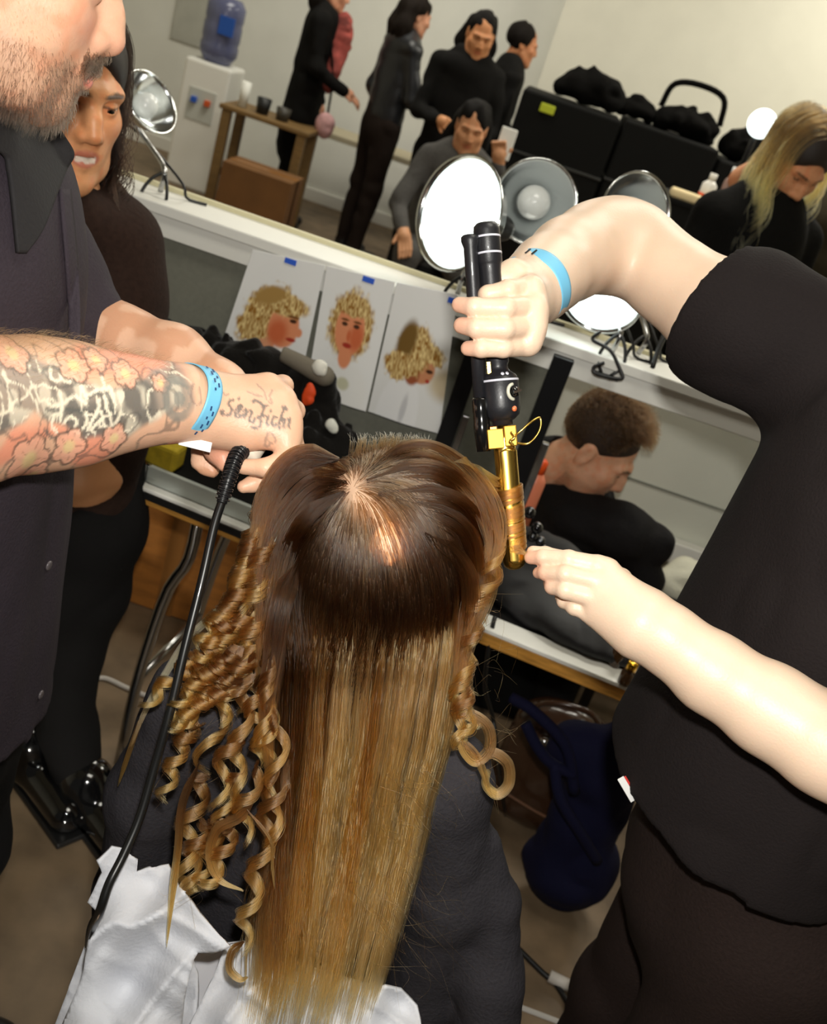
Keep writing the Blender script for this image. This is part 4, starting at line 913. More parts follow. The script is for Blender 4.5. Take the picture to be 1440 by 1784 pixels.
# smooth connecting pieces between the crown and the curls
for i, (pts, w_) in enumerate((([(604, 842), (545, 868), (497, 930), (474, 1010), (466, 1100), (462, 1160)], 60), ([(600, 858), (535, 925), (496, 1010), (478, 1110), (476, 1210)], 56), ([(606, 822), (540, 812), (486, 860), (460, 930), (444, 1000)], 50), ([(590, 800), (520, 800), (474, 850), (454, 910), (440, 985)], 44), ([(520, 980), (492, 1050), (478, 1140), (466, 1240), (470, 1350)], 40), ([(560, 900), (505, 960), (476, 1040), (462, 1120), (450, 1190)], 50))):
    lock(pts, w_, 230, 'hair_side', .945 if i not in (4,) else .935, 20 + i, 'side_lock', .3)
H_pale = hairmat('hair_pale', [(0, S(226, 200, 142)), (.5, S(238, 214, 160)), (1, S(160, 120, 60))], .3, .4, .2)
lock([(436, 1000), (395, 1050), (330, 1110, 1.0), (290, 1170, 1.01), (252, 1240, 1.01), (228, 1300, 1.01)], 14, 70, 'hair_pale', .98, 31, 'pale_lock', .25)['label'] = 'pale straight lock crossing the left shoulder'
lock([(250, 1240, 1.01), (225, 1310, 1.01), (205, 1370, 1.01)], 9, 30, 'hair_length', .99, 32, 'pale_lock', .2)
lock([(346, 1330), (318, 1400), (310, 1480), (300, 1560), (290, 1650)], 14, 40, 'hair_length', .93, 33, 'thin_lock', .1)
# right side: strands combed back over the ear, then twisted curls
for i, (pts, w_) in enumerate((([(640, 838), (760, 830), (836, 900), (848, 980), (832, 1080)], 56), ([(660, 860), (790, 880), (842, 960), (836, 1050), (812, 1120)], 50), ([(640, 815), (745, 790), (828, 850), (860, 930), (852, 1000)], 50), ([(740, 930), (806, 1000), (808, 1100), (796, 1200)], 46), ([(690, 870), (800, 920), (826, 1000), (812, 1090), (800, 1150)], 46))):
    lock(pts, w_, 230, 'hair_side', .945, 40 + i, 'side_lock', .3)
RR = [([(852, 950), (858, 990), (838, 1040), (828, 1085)], 17, 1.6, 22), ([(846, 1000), (832, 1050), (818, 1090), (826, 1140)], 16, 1.8, 22), ([(830, 1080), (818, 1130), (806, 1170), (820, 1215)], 18, 1.8, 24),
      ([(824, 1120), (806, 1165), (800, 1210), (806, 1250)], 16, 1.8, 22), ([(810, 1170), (800, 1215), (812, 1255), (800, 1290)], 15, 1.8, 20), ([(815, 1200), (806, 1240), (792, 1275), (806, 1300)], 16, 1.6, 20), ([(860, 900), (866, 940), (858, 985), (845, 1020)], 12, 1.4, 22)]
for i, (ax, r_, tn, w_) in enumerate(RR): ringlet(ax, r_, tn, w_, 60, 'hair_curl', .945, i * 2.1 + 1, .12, seed=60 + i)
lock([(795, 1250), (822, 1246), (850, 1268), (852, 1305), (828, 1326), (806, 1300), (812, 1270), (838, 1264)], 20, 80, 'hair_lenc' if False else 'hair_curl', .955, 50, 'ringlet', .4)
lock([(838, 1330), (858, 1312), (884, 1330), (886, 1365), (866, 1384), (846, 1366), (850, 1340)], 20, 80, 'hair_curl', .96, 51, 'ringlet', .4)
lock([(800, 1290), (824, 1310), (838, 1335), (850, 1372)], 16, 60, 'hair_curl', .955, 52, 'ringlet', .4)
# fly-away hairs
fw = []
for i in range(170):
    s_ = rng.random()
    if s_ < .5: x0_, y0_ = rng.uniform(640, 740), rng.uniform(1300, 1660); dx, dy = rng.uniform(0, 110), rng.uniform(20, 150)
    elif s_ < .8: x0_, y0_ = rng.uniform(300, 450), rng.uniform(1150, 1560); dx, dy = rng.uniform(-50, 40), rng.uniform(-10, 90)
    else: x0_, y0_ = rng.uniform(820, 870), rng.uniform(1000, 1350); dx, dy = rng.uniform(0, 60), rng.uniform(-30, 60)
    a_ = at(x0_, y0_, .93); b_ = at(x0_ + dx, y0_ + dy, .95); m_ = (a_ + b_) / 2 + rng.normal(size=3) * .012
    fw.append(spline([a_, m_, b_], 10))
strands('flyaway', fw, .00008, H_curl, hair)
# ------------------------------------------------------------------ 2. the tattooed man on the left
SK_M = S(226, 180, 150)
HS = .90; RmM0 = frame((.82, .44, -.24)); RmM = RmM0 * HS; NT = at(210, 86, .82); tM = NT - RmM @ np.array([0, .121, -.037])
hv = head_v(.0030, 1.12, 1.30, .12, muz=.010, chk=.62, neck= [((0, -.02, -.07), .060), ((0, -.045, -.20), .064)])
pm, qm = hv.out()
def beardzone(x, y, z):
    jaw = sstep(-.052, -.068, z + .35 * np.maximum(.045 - y, 0)) * (y > -.01) * sstep(-.14, -.125, z)
    lipm = 1 - sstep(.9, 1.15, np.sqrt((x / .024) ** 2 + ((z + .0705) / .0095) ** 2))
    mous = np.exp(-((z + .0575) / .006) ** 2 - (x / .030) ** 4) * (y > .06)
    return np.clip(np.maximum(jaw, mous) - lipm * (y > .07), 0, 1)
cm = head_col(pm, SK_M, S(214, 128, 116), S(80, 56, 40), S(226, 140, 116), (lambda x, y, z: .28 * beardzone(x, y, z), S(120, 98, 84)))
Pm = xf(pm, RmM, tM)
# near arm and fist, far arm and hand
def cones(v, pts, k=.012, flat=None, op='add'): v.tube([(at(a, b, d), r) for a, b, d, r in pts], k, op, flat)
lo = np.array([-.62, .60, 1.08]); hi = np.array([-.10, 1.06, 1.44])
v = V(lo, hi, .00225)
cones(v, [(-260, 690, .70, .060), (-60, 712, .83, .061), (60, 705, .893, .0575), (140, 704, .918, .052), (230, 701, .945, .0400), (310, 702, .972, .0345), (350, 706, .985, .0325)], .02)
VW = nrm(CP - at(430, 720, .99))
W0 = [(350, 690, .985), (352, 700, .983), (355, 712, .983), (360, 724, .985)]
KN = [(466, 676, 1.008), (489, 697, 1.0), (500, 730, .995), (499, 766, .992)]
for w_, k_ in zip(W0, KN): v.cone(at(*w_), at(*k_), .019, .0145, .018)
v.cone(at(372, 745, .99), at(420, 758, .992), .017, .015, .02)                      # heel of the hand
cones(v, [(466, 676, 1.008, .0145), (492, 672, 1.045, .0105), (470, 735, 1.06, .009)], .006)
cones(v, [(489, 697, 1.0, .0145), (512, 716, 1.035, .0108), (480, 770, 1.05, .009)], .005)
cones(v, [(500, 730, .995, .0140), (511, 782, 1.010, .0110), (492, 826, 1.012, .0096), (440, 843, 1.004, .0082), (424, 848, 1.0, .0066)], .004)
cones(v, [(499, 766, .992, .0125), (498, 800, .985, .0105), (462, 815, .978, .0090), (424, 813, .980, .0078)], .004)
cones(v, [(360, 735, .995, .016), (378, 784, 1.008, .012), (392, 806, 1.004, .0095)], .008)   # ball of the thumb
pa, qa = v.out()
v = V((-.62, .86, 1.02), (-.16, 1.30, 1.44), .004)
cones(v, [(140, 560, 1.17, .047), (215, 602, 1.15, .042), (300, 628, 1.13, .038), (380, 680, 1.10, .030), (400, 730, 1.075, .028)], .02)
cones(v, [(396, 740, 1.07, .024), (380, 780, 1.05, .016)], .015)
for a_, b_ in ((340, 806), (352, 816), (366, 820)): cones(v, [(385 - (366 - a_) * .3, 762, 1.05, .012), ((a_ + 372) / 2 - 6, 785, 1.04, .0098), (a_ + 4, b_, 1.035, .0078)], .004)
pb, qb = v.out()
v = V((-.80, .58, .70), (-.22, 1.22, 1.60), .014)                                   # trunk under the shirt
v.cone((-.52, .86, 1.30), (-.50, .88, .85), .10, .11, .05, flat=((1, 0, 0), .8)); v.cone((-.50, .84, 1.38), tM + RmM @ np.array([0, -.03, -.12]), .05, .052, .03)
v.cone((-.52, .66, 1.40), (-.50, .66, 1.24), .045, .05, .03); v.cone((-.50, .66, 1.24), at(-200, 700, .74), .05, .058, .03); v.cone(at(0, 380, 1.1), at(140, 560, 1.17), .035, .042, .03); v.cone((-.52, .86, 1.33), at(0, 380, 1.1), .05, .035, .03)
pt, qt = v.out()
# tattoo ink, painted as pigment in arm coordinates
AX0, AX1 = at(-40, 706, .845), at(350, 706, .985); AXL = np.linalg.norm(AX1 - AX0); AXD = (AX1 - AX0) / AXL
SIDE = nrm(np.cross(AXD, VW)); SIDE *= np.sign(SIDE @ CY)
def ink_arm(p, base):
    c = np.tile(np.array(base), (len(p), 1)); u = (p - AX0) @ AXD; vv = (p - AX0) @ SIDE; w_ = (p - AX0) @ VW
    n1 = lambda f, s_: vnoise(u * f, vv * f, w_ * f, s_)
    x = u / AXL; ok = (1 - sstep(.82, .90, x)) * (p[:, 2] > 1.0)
    c *= (1 + .12 * (n1(90, 5) - .5))[:, None]
    def mixc(m, col): nonlocal c; m = np.clip(m, 0, 1) * ok; c = c * (1 - m[:, None]) + np.asarray(col) * m[:, None]
    red, grey, dgrey, pale = S(232, 140, 112), S(132, 130, 122), S(92, 92, 88), S(240, 228, 204)
    # warm flower grounds along both edges
    mixc(.70 * sstep(.46, .60, n1(24, 2)) * sstep(.012, .03, np.abs(vv - .004)), red)
    # grey dragon body along the middle, wandering
    cen = .004 + .012 * np.sin(x * 9 + .5); bw = .026 - .006 * x
    body = 1 - sstep(bw - .004, bw + .005, np.abs(vv - cen) + .012 * (n1(45, 3) - .5))
    mixc(.78 * body, grey)
    mixc(body * .75 * sstep(.52, .72, n1(34, 6)), dgrey); mixc(body * .5 * sstep(.6, .75, n1(60, 16)), pale)
    rid = 1 - np.abs(2 * n1(52, 8) - 1); mixc(.55 * sstep(.88, .96, rid), S(84, 80, 76))
    rid2 = 1 - np.abs(2 * n1(80, 12) - 1); mixc(body * .8 * sstep(.87, .95, rid2), pale)
    q2 = np.stack([u, vv], 1)
    def strk(polys, wd, col, am):
        m = np.zeros(len(p))
        for pl in polys:
            P3 = np.array([at(a_, b_, .91) for a_, b_ in pl]); pl2 = spline(np.stack([(P3 - AX0) @ AXD, (P3 - AX0) @ SIDE], 1), 8 * len(pl))
            for a_, b_ in zip(pl2[:-1], pl2[1:]):
                ab = b_ - a_; t_ = np.clip(((q2 - a_) @ ab) / (ab @ ab + 1e-12), 0, 1); m = np.maximum(m, 1 - sstep(wd * .5, wd * 1.1, np.linalg.norm(q2 - a_ - t_[:, None] * ab, axis=1)))
        mixc(am * m * (w_ > -.02), col)
    g = lambda *z: [(a_ / 4.8, 560 + b_ / 4.8) for a_, b_ in z]
    pales = [g((0, 690), (90, 715), (190, 700), (330, 640), (400, 660), (480, 700)), g((170, 610), (190, 700), (180, 830)), g((480, 770), (490, 850), (430, 920), (370, 900), (380, 830), (300, 800), (230, 840)), g((340, 460), (420, 560), (480, 650)), g((500, 620), (580, 590), (680, 570)),
             g((620, 660), (610, 760), (560, 820), (520, 900)), g((670, 480), (700, 580), (760, 560), (810, 700), (860, 800), (900, 660)), g((680, 640), (720, 740), (770, 780)), g((650, 760), (700, 860), (780, 900)), g((860, 850), (960, 820), (1040, 850), (1100, 940)), g((1100, 600), (1090, 700), (1130, 800), (1120, 880)), g((1040, 770), (1090, 850)),
             g((840, 940), (940, 880), (900, 980), (850, 1080)), g((990, 940), (1000, 1060)), g((1240, 650), (1200, 720), (1210, 820)), g((1400, 660), (1420, 740), (1390, 800)), g((1040, 940), (1130, 960), (1060, 1000)), g((90, 430), (80, 500), (160, 520), (250, 480), (290, 510)), g((100, 790), (80, 860), (160, 920)), g((560, 900), (640, 830)), g((900, 590), (930, 640), (920, 700))]
    darks = [g((0, 740), (140, 750), (300, 740), (440, 760)), g((0, 440), (120, 410), (240, 440), (340, 370)), g((490, 640), (600, 610), (660, 640), (600, 720)), g((660, 460), (760, 460), (800, 540)), g((700, 600), (760, 680), (820, 780), (900, 760)), g((960, 620), (1060, 640), (1100, 760)), g((860, 900), (960, 860), (1080, 960)), g((1180, 660), (1280, 620), (1360, 640)), g((0, 900), (130, 960), (300, 920)), g((1180, 900), (1300, 940))]
    strk(darks, .0022, dgrey, .75); strk(pales, .0019, pale, .9)
    # blossoms with outlines
    for (fx, fv, R_) in ((.12, -.046, .022), (.30, -.036, .017), (.06, .042, .018), (.33, .034, .016), (.50, -.030, .014), (.56, .028, .014), (.72, .020, .010), (.20, -.062, .014), (.44, .040, .012)):
        du, dv = u - fx * AXL, vv - fv; r_ = np.hypot(du, dv); an = np.arctan2(dv, du); edge = R_ * (.72 + .28 * np.abs(np.cos(an * 2.5)))
        ins = 1 - sstep(edge - .001, edge + .001, r_); mixc(.8 * ins, S(240, 178, 150)); mixc(.6 * ins * (1 - sstep(R_ * .2, R_ * .45, r_)), S(226, 214, 150))
        mixc(.75 * (1 - sstep(.0007, .0016, np.abs(r_ - edge))), S(84, 74, 66)); mixc(.5 * ins * (1 - sstep(.0005, .0014, np.abs(np.sin(an * 2.5)) * r_)) * (r_ > R_ * .3), S(150, 90, 74))
    # round scale curl near the wrist
    du, dv = u - .80 * AXL, vv - .006; r_ = np.hypot(du, dv * .8); mixc(.8 * (1 - sstep(.016, .019, r_)) * (1 - .8 * (np.abs(r_ - .008) < .0025)), grey)
    mixc(.45 * sstep(.03, .05, vv - .02 * x) * (1 - .5 * x), S(150, 110, 56))                 # hairy upper edge
    return c
def stroke_mask(p, polys, wd, O, ex, ey, dmax=.03, nv=None):
    q = np.stack([(p - O) @ ex, (p - O) @ ey], 1); m = np.zeros(len(p)); near = np.abs((p - O) @ np.cross(ex, ey)) < dmax
    for pl in polys:
        pl = spline(pl, max(8, 6 * len(pl))) if len(pl) > 2 else np.asarray(pl, float)
        for a, b in zip(pl[:-1], pl[1:]):
            ab = b - a; t = np.clip(((q - a) @ ab) / (ab @ ab + 1e-12), 0, 1); d = np.linalg.norm(q - a - t[:, None] * ab, axis=1)
            m = np.maximum(m, 1 - sstep(wd * .55, wd * 1.2, d))
    return m * near
def seg_tri(col):
    return np.tile(np.array(col), (1, 1))
ca = ink_arm(pa, SK_M)
# hand lettering, in a frame read off the back of the hand (crop units of 5.54 per pixel)
hc = lambda x, y: at(280 + x / 5.54, 620 + y / 5.54, .968)
O_, exv = hc(590, 520), hc(690, 520) - hc(590, 520); eyv = hc(590, 620) - hc(590, 520); sc_u = np.linalg.norm(exv) / 100; exn, eyn = nrm(exv), nrm(eyv)
L = lambda *pts: [((x - 590) * sc_u, (y - 520) * sc_u) for x, y in pts]
LETT = [L((706, 428), (676, 438), (664, 470), (690, 508), (688, 552), (650, 582), (608, 574), (600, 545), (628, 538)), L((752, 408), (758, 420)),
        L((742, 560), (785, 500), (772, 475), (742, 505), (722, 560), (742, 598), (790, 570)), L((800, 530), (826, 520), (800, 600)), L((808, 580), (850, 530), (874, 540), (850, 610), (880, 640), (905, 600)),
        L((880, 440), (900, 420), (960, 455), (985, 500), (1010, 470)), L((985, 500), (965, 580), (950, 660), (920, 700), (885, 690)), L((930, 590), (1000, 575)), L((1030, 580), (1012, 650), (1030, 660)), L((1045, 520), (1050, 530)),
        L((1110, 590), (1080, 585), (1062, 640), (1085, 672), (1115, 650)), L((1180, 480), (1150, 560), (1128, 690)), L((1140, 630), (1175, 600), (1185, 620), (1172, 690)), L((1215, 610), (1232, 600), (1222, 680)), L((1155, 480), (1180, 480), (1200, 510))]
ca = ca * (1 - .82 * stroke_mask(pa, LETT, .0014, O_, exn, eyn, .035)[:, None]) + np.array(S(86, 86, 84)) * .82 * stroke_mask(pa, LETT, .0014, O_, exn, eyn, .035)[:, None]
HEART = [L((1020, 735), (1062, 742), (1095, 800), (1060, 838), (990, 868), (1000, 800), (1020, 735)), L((1030, 800), (1040, 850)), L((820, 330), (880, 360), (960, 380)), L((900, 250), (980, 330), (1000, 400), (1060, 460)), L((1070, 300), (1030, 360), (1060, 440)), L((600, 340), (640, 390), (660, 370)),
         L((370, 300), (360, 420), (390, 500), (440, 470), (420, 330))]
mk = stroke_mask(pa, HEART, .0010, O_, exn, eyn, .035)[:, None]; ca = ca * (1 - .5 * mk) + np.array(S(120, 104, 100)) * .5 * mk
red_ = np.exp(-((pa - at(380, 795, 1.0)) ** 2).sum(1) / .018 ** 2)[:, None]; ca = ca * (1 - .5 * red_) + np.array(S(206, 110, 88)) * .5 * red_
cb_ = np.tile(np.array(SK_M), (len(pb), 1)); nb_ = vnoise(*(pb.T * 60), 3); cb_ = cb_ * (1 - .45 * sstep(.45, .6, nb_)[:, None]) + np.array(S(186, 120, 80)) * .45 * sstep(.45, .6, nb_)[:, None]
ct_ = np.tile(np.array(SK_M), (len(pt), 1))
PA, QA = joinm((Pm, qm), (pa, qa), (pb, qb), (pt, qt))
man = mesh('person', PA, QA, M_skin, None, True, np.vstack([cm, ca, cb_, ct_]))
tag(man, 'bearded man in dark shirt with tattooed forearm and hand, holding a black corded iron', 'person')
eyes(man, RmM, tM, S(90, 70, 50))
# beard, moustache and arm hair
tri = hv.out()[1]
def surf_points(p, q, wgt, n, seed=0):
    r = np.random.default_rng(seed); a, b, c = p[q[:, 0]], p[q[:, 1]], p[q[:, 2]]; cen = p[q].mean(1); ar = np.linalg.norm(np.cross(b - a, c - a), axis=1) * wgt(cen)
    i = r.choice(len(q), n, p=ar / ar.sum()); u, v_ = r.random((2, n)); P = a[i] * (1 - u)[:, None] * (1 - v_)[:, None] + b[i] * (u * (1 - v_))[:, None] + c[i] * (u * v_)[:, None] + p[q[i, 3]] * ((1 - u) * v_)[:, None]
    return P, nrm(np.cross(b - a, p[q[:, 3]] - a))[i]
bp_, bn_ = surf_points(pm, qm, lambda c: beardzone(*c.T) ** 2 + .0, 5200, 3)
bs = []
for p_, n_ in zip(bp_, bn_):
    ln = (.006 + .007 * sstep(-.085, -.115, p_[2])) * rng.uniform(.6, 1.2); d_ = nrm(n_ * .55 + np.array([np.sign(p_[0]) * .15, .1, -.9]) + rng.normal(size=3) * .28)
    pts = np.array([p_, p_ + d_ * ln * .5, p_ + nrm(d_ + [0, 0, -.4]) * ln]); bs.append(xf(pts, RmM, tM))
mp_, mn_ = surf_points(pm, qm, lambda c: np.exp(-((c[:, 2] + .0575) / .0065) ** 2) * (np.abs(c[:, 0]) < .034) * (c[:, 1] > .075), 1500, 13)
bs += [xf(np.array([p_, p_ + nrm(n_ * .6 + [np.sign(p_[0]) * .5, 0, -.9] + rng.normal(size=3) * .25) * .005, p_ + nrm(n_ * .25 + [np.sign(p_[0]) * .6, 0, -1.] + rng.normal(size=3) * .25) * .0085]), RmM, tM) for p_, n_ in zip(mp_, mn_)]
H_beard = hairmat('hair_beard', [(0, S(44, 31, 22)), (1, S(96, 78, 64))], .35, .5, .8, 0., 1.35)
strands('beard', bs, .00012, H_beard, man)['label'] = 'short greying beard and moustache'
sp_, sn_ = surf_points(pm, qm, lambda c: (c[:, 1] > .0) * (c[:, 2] < -.02) * (c[:, 2] > -.075) * (np.abs(c[:, 0]) > .03) * sstep(.075, .04, c[:, 1]), 1300, 4)
strands('stubble', [xf(np.array([p_, p_ + nrm(n_ + [0, .2, -.8]) * .003]), RmM, tM) for p_, n_ in zip(sp_, sn_)], .00009, hairmat('hair_stubble', [(0, S(140, 104, 80)), (1, S(150, 116, 92))], .4, .5, .3), man)
ap_, an_ = surf_points(pa, qa, lambda c: sstep(.012, .036, (c - AX0) @ SIDE) * (((c - AX0) @ AXD) < .8 * AXL), 1500, 6)
strands('arm_hair', [spline([p_, p_ + nrm(n_ + AXD * 1.0 + rng.normal(size=3) * .3) * .006, p_ + nrm(n_ * .6 + AXD * 1.6 + rng.normal(size=3) * .3) * .013], 4) for p_, n_ in zip(ap_, an_)], .00006, hairmat('hair_arm', [(0, S(96, 66, 34)), (1, S(130, 92, 50))], .35, .4, .3), man)
# short hair on the head (above the frame)
u_ = nrm(np.random.default_rng(8).normal(size=(3000, 3))); u_ = u_[(u_[:, 2] > .1) | ((u_[:, 1] < -.3) & (u_[:, 2] > -.5))]; u_ = u_[~((u_[:, 1] > .45) & (u_[:, 2] < .65))]
hp = u_ * np.array([.077, .098, .086]) + [0, -.016, .035]
strands('short_hair', [xf(np.array([p_, p_ + n_ * .008 + [0, -.004, .002], p_ + n_ * .012 + [0, -.010, -.002]]), RmM, tM) for p_, n_ in zip(hp, u_)], .0002, hairmat('hair_manshort', [(0, S(60, 44, 32)), (1, S(84, 64, 48))], .3, .4, .3), man)
# shirt
M_shirt = mat('dark_shirt', S(50, 43, 50), .8, bump=.35, scale=300, var=.1, spec=.25)
v = V((-.80, .55, .72), (-.18, 1.30, 1.52), .0055)
v.cone((-.505, .87, 1.33), (-.495, .87, .80), .19, .215, .06, flat=((1, 0, 0), .72))
v.tube([((-.53, .64, 1.40), .075), ((-.50, .84, 1.41), .080), (at(10, 345, 1.09), .062)], .04)
v.tube([((-.53, .64, 1.40), .075), ((-.55, .62, 1.27), .07)], .03)
cones(v, [(20, 350, 1.09, .062), (66, 450, 1.12, .062), (118, 540, 1.145, .056), (150, 580, 1.15, .052)], .035)
v.cone((-.50, .84, 1.40), tM + RmM @ np.array([0, -.035, -.13]), .085, .070, .03)
v.tube([(tM + RmM @ np.array([0, -.03, -.10]), .060), (tM + RmM @ np.array([0, -.035, -.15]), .050)], .01, 'sub')
v.half((0, 0, .792), (0, -.0, -1), .004)
v.fold(.008, 7, 2, (1, 1, .35)); v.fold(.003, 22, 5, (1, 1, .5))
sp, sq_ = v.out(); mesh('shirt', sp, sq_, M_shirt, man); BV_SH = BVHTree.FromPolygons([tuple(a) for a in sp], sq_.tolist())
def rowsheet(name, rows, m, parent, thick=.003, nu=14, nv=40, wob=0., seed=0, dome=0., on=None):
    """cloth patch from rows of (py, left, right, distance left, distance right)"""
    R_ = spline([list(r) for r in rows], nv); u = np.linspace(0, 1, nu)
    X_ = R_[:, 1:2] + (R_[:, 2:3] - R_[:, 1:2]) * u; D_ = R_[:, 3:4] + (R_[:, 4:5] - R_[:, 3:4]) * u - dome * 4 * u * (1 - u); Y_ = R_[:, 0:1] + 0 * u
    if wob: D_ = D_ + wob * (vnoise(X_ / 45, Y_ / 60, 0 * X_, seed) - .5) + wob * .4 * (vnoise(X_ / 16, Y_ / 22, 0 * X_, seed + 1) - .5)
    DR = CF + CX * ((X_ - 720) / FPX)[..., None] - CY * ((Y_ - 892) / FPX)[..., None]
    if on is not None:
        for i in range(nv):
            for j in range(nu):
                h_ = on[0].ray_cast(Vector(CP), Vector(DR[i, j]).normalized())
                if h_[0] is not None: D_[i, j] = min(D_[i, j], (np.array(h_[0]) - CP) @ CF - on[1])
    P = CP + D_[..., None] * DR
    idx = np.arange(nu * nv).reshape(nv, nu); F = np.stack([idx[:-1, :-1], idx[1:, :-1], idx[1:, 1:], idx[:-1, 1:]], -1).reshape(-1, 4)
    o = mesh(name, P.reshape(-1, 3), F, m, parent); md = o.modifiers.new('cloth', 'SOLIDIFY'); md.thickness = thick; md.offset = 0; return o
M_collar = mat('collar_black', S(24, 22, 24), .85, bump=.3, scale=260)
rowsheet('collar', [(206, -60, 92, .86, .90), (235, -60, 112, .87, .915), (268, 4, 128, .88, .93), (296, 14, 114, .885, .93), (340, 20, 96, .89, .925), (400, 26, 72, .90, .92), (440, 30, 44, .905, .915)], M_collar, man, .004, 16, 40, .0, 3, 0., (BV_SH, .007))
rowsheet('placket', [(330, 104, 122, .95, .952), (500, 118, 138, .945, .945), (620, 120, 140, .935, .935)], M_shirt, man, .003, 5, 30, 0, 0, 0, (BV_SH, .004))
for z_, y_ in ((985, 84), (1180, 74)): pass
# buttons down the front edge
for (x_, y_) in ((84, 985), (70, 1210)):
    c_ = at(x_, y_, .96); h_ = BV_SH.ray_cast(Vector(CP), Vector(nrm(c_ - CP)))
    if h_[0] is not None: MB().lathe([(0, 0), (.0055, 0), (.0058, .0015), (.004, .0025), (0, .002)], np.array(h_[0]), np.array(h_[1]) if np.array(h_[1]) @ (CP - c_) > 0 else -np.array(h_[1]), 14).build('button', mat('button_grey', S(92, 86, 88), .3), man)
v = V((-.80, .58, -.01), (-.22, 1.20, .90), .011)
v.cone((-.50, .87, .86), (-.50, .87, .74), .19, .18, .05, flat=((1, 0, 0), .72))
for y_ in (.77, .98): v.tube([((-.49, y_, .78), .105), ((-.47, y_, .48), .078), ((-.50, y_ + .01, .06), .060)], .03)
v.fold(.010, 8, 3); mesh('trousers', *v.out(), M_trou, man)
for y_ in (.77, .98):
    v = V((-.60, y_ - .08, -.01), (-.28, y_ + .09, .14), .007)
    v.tube([((-.50, y_ + .01, .08), .05), ((-.50, y_ + .01, .05), .048), ((-.36, y_ + .015, .04), .04)], .03).half((0, 0, .002), (0, 0, -1)); mesh('shoe', *v.out(), mat('shoe_black', S(14, 14, 14), .35), man)
# wristbands
def band(name, c, ax, r, wd, m, parent, up, sq=(1, 1), col=None, th_=.0010):
    ax = nrm(ax); u = nrm(up - ax * (np.asarray(up) @ ax)); v_ = np.cross(ax, u); n = 64; vs = []; cs = []
    for i in range(n):
        a = 2 * math.pi * i / n
        for k in range(7):
            s_ = (k / 6 - .5) * wd; p = c + r * (u * math.cos(a) * sq[0] + v_ * math.sin(a) * sq[1]) + ax * (s_ + .003 * math.sin(a * 2)); vs.append(p); cs.append(a)
    fs = [[i * 7 + k, i * 7 + k + 1, ((i + 1) % n) * 7 + k + 1, ((i + 1) % n) * 7 + k] for i in range(n) for k in range(6)]
    o = mesh(name, vs, fs, m, parent); md = o.modifiers.new('band', 'SOLIDIFY'); md.thickness = th_; md.offset = 1; return o
M_band = mat('band_blue', S(120, 196, 232), .45); M_bandw = mat('band_white', S(238, 238, 236), .5); M_ink = mat('band_print', S(38, 74, 120), .5)
axw = nrm(at(375, 712, .985) - at(330, 700, .975)); cw = at(328, 700, .977)
axb = nrm(axw - .50 * VW + .05 * CY); band('wristband', cw, axb, .0385, .0165, M_band, man, CY, (.97, 1.12))['label'] = 'light blue paper wristband'
tagw = MB(); tagw.box(at(340, 773, .968), (.032, .010, .0012), np.stack([nrm(CX - .25 * CY), nrm(CY + .2 * CX), nrm(-CF)], 1), .0005); tagw.build('band_tail', M_bandw, man)['label'] = 'white tail of the wristband'
ink = MB()
for i, t_ in enumerate(np.linspace(-1.0, 1.15, 18)):
    if 7 <= i <= 9: continue
    u_ = nrm(CY - axb * (CY @ axb)); v_ = np.cross(axb, u_); a_ = t_ ; sgn = np.sign(v_ @ (CP - cw)); s2_ = math.atan2(v_ @ nrm(CP - cw) * sgn, 1); ang_ = math.atan2(math.cos(a_) * sgn, math.sin(-a_)); pc_ = cw + .0385 * (u_ * math.cos(ang_) * .97 + v_ * math.sin(ang_) * 1.12) + axb * (.003 * math.sin(ang_ * 2) + (.003 if i % 2 else -.001)); pc_ = pc_ + nrm(pc_ - cw) * .0013
    nn_ = nrm(pc_ - cw); tt = nrm(np.cross(axb, nn_)); ink.box(pc_, (.0042 if i % 3 else .0026, .0016, .0006), np.stack([tt, axb, nn_], 1))
ink.build('band_lettering', M_ink, man)
# the corded iron in his fist
iron2 = thing('curling_iron', 'black corded curling iron held in the tattooed fist, its cable hanging down', 'curling iron')
MB().lathe([(0, 0), (.011, 0), (.0125, .004), (.0125, .05), (.010, .055), (0, .06)], at(428, 797, 1.0), nrm(np.array([.10, .80, .42])), 22).build('handle', mat('ivory_plastic', S(232, 222, 204), .35), iron2)
sr = spline(px((421, 784, .985), (410, 800, .972), (398, 835, .962), (386, 876, .962)), 40); mbx = MB().tube(sr, np.linspace(.0068, .0052, 40), 14)
mbx.build('strain_relief', M_black, iron2)
rb = MB()
for i in range(1, 25):
    c_ = sr[int(i * 39 / 25)]; T_ = nrm(sr[min(39, int(i * 39 / 25) + 1)] - sr[int(i * 39 / 25) - 1]); rr_ = np.interp(i, [0, 25], [.0082, .0066])
    u_ = nrm(np.cross(T_, CX)); w2 = np.cross(T_, u_); rb.tube([c_ + rr_ * (u_ * math.cos(a) + w2 * math.sin(a)) for a in np.linspace(0, 2 * math.pi, 16, endpoint=False)], .0008, 5, False, True)
rb.build('relief_ribs', mat('rib_black', S(30, 30, 32), .2, coat=.4), iron2)
MB().tube(spline(px((387, 872, .962), (372, 920, .955), (352, 1010, .945), (322, 1130, .935), (296, 1240, .93), (268, 1340, .93), (243, 1425, .925), (215, 1490, .915), (190, 1540, .905), (174, 1588, .905), (158, 1622, .935), (150, 1690, 1.06), (120, 1840, 1.25)), 100), .0043, 10).build('cable', mat('cable_black', S(16, 16, 16), .35, coat=.2), iron2)

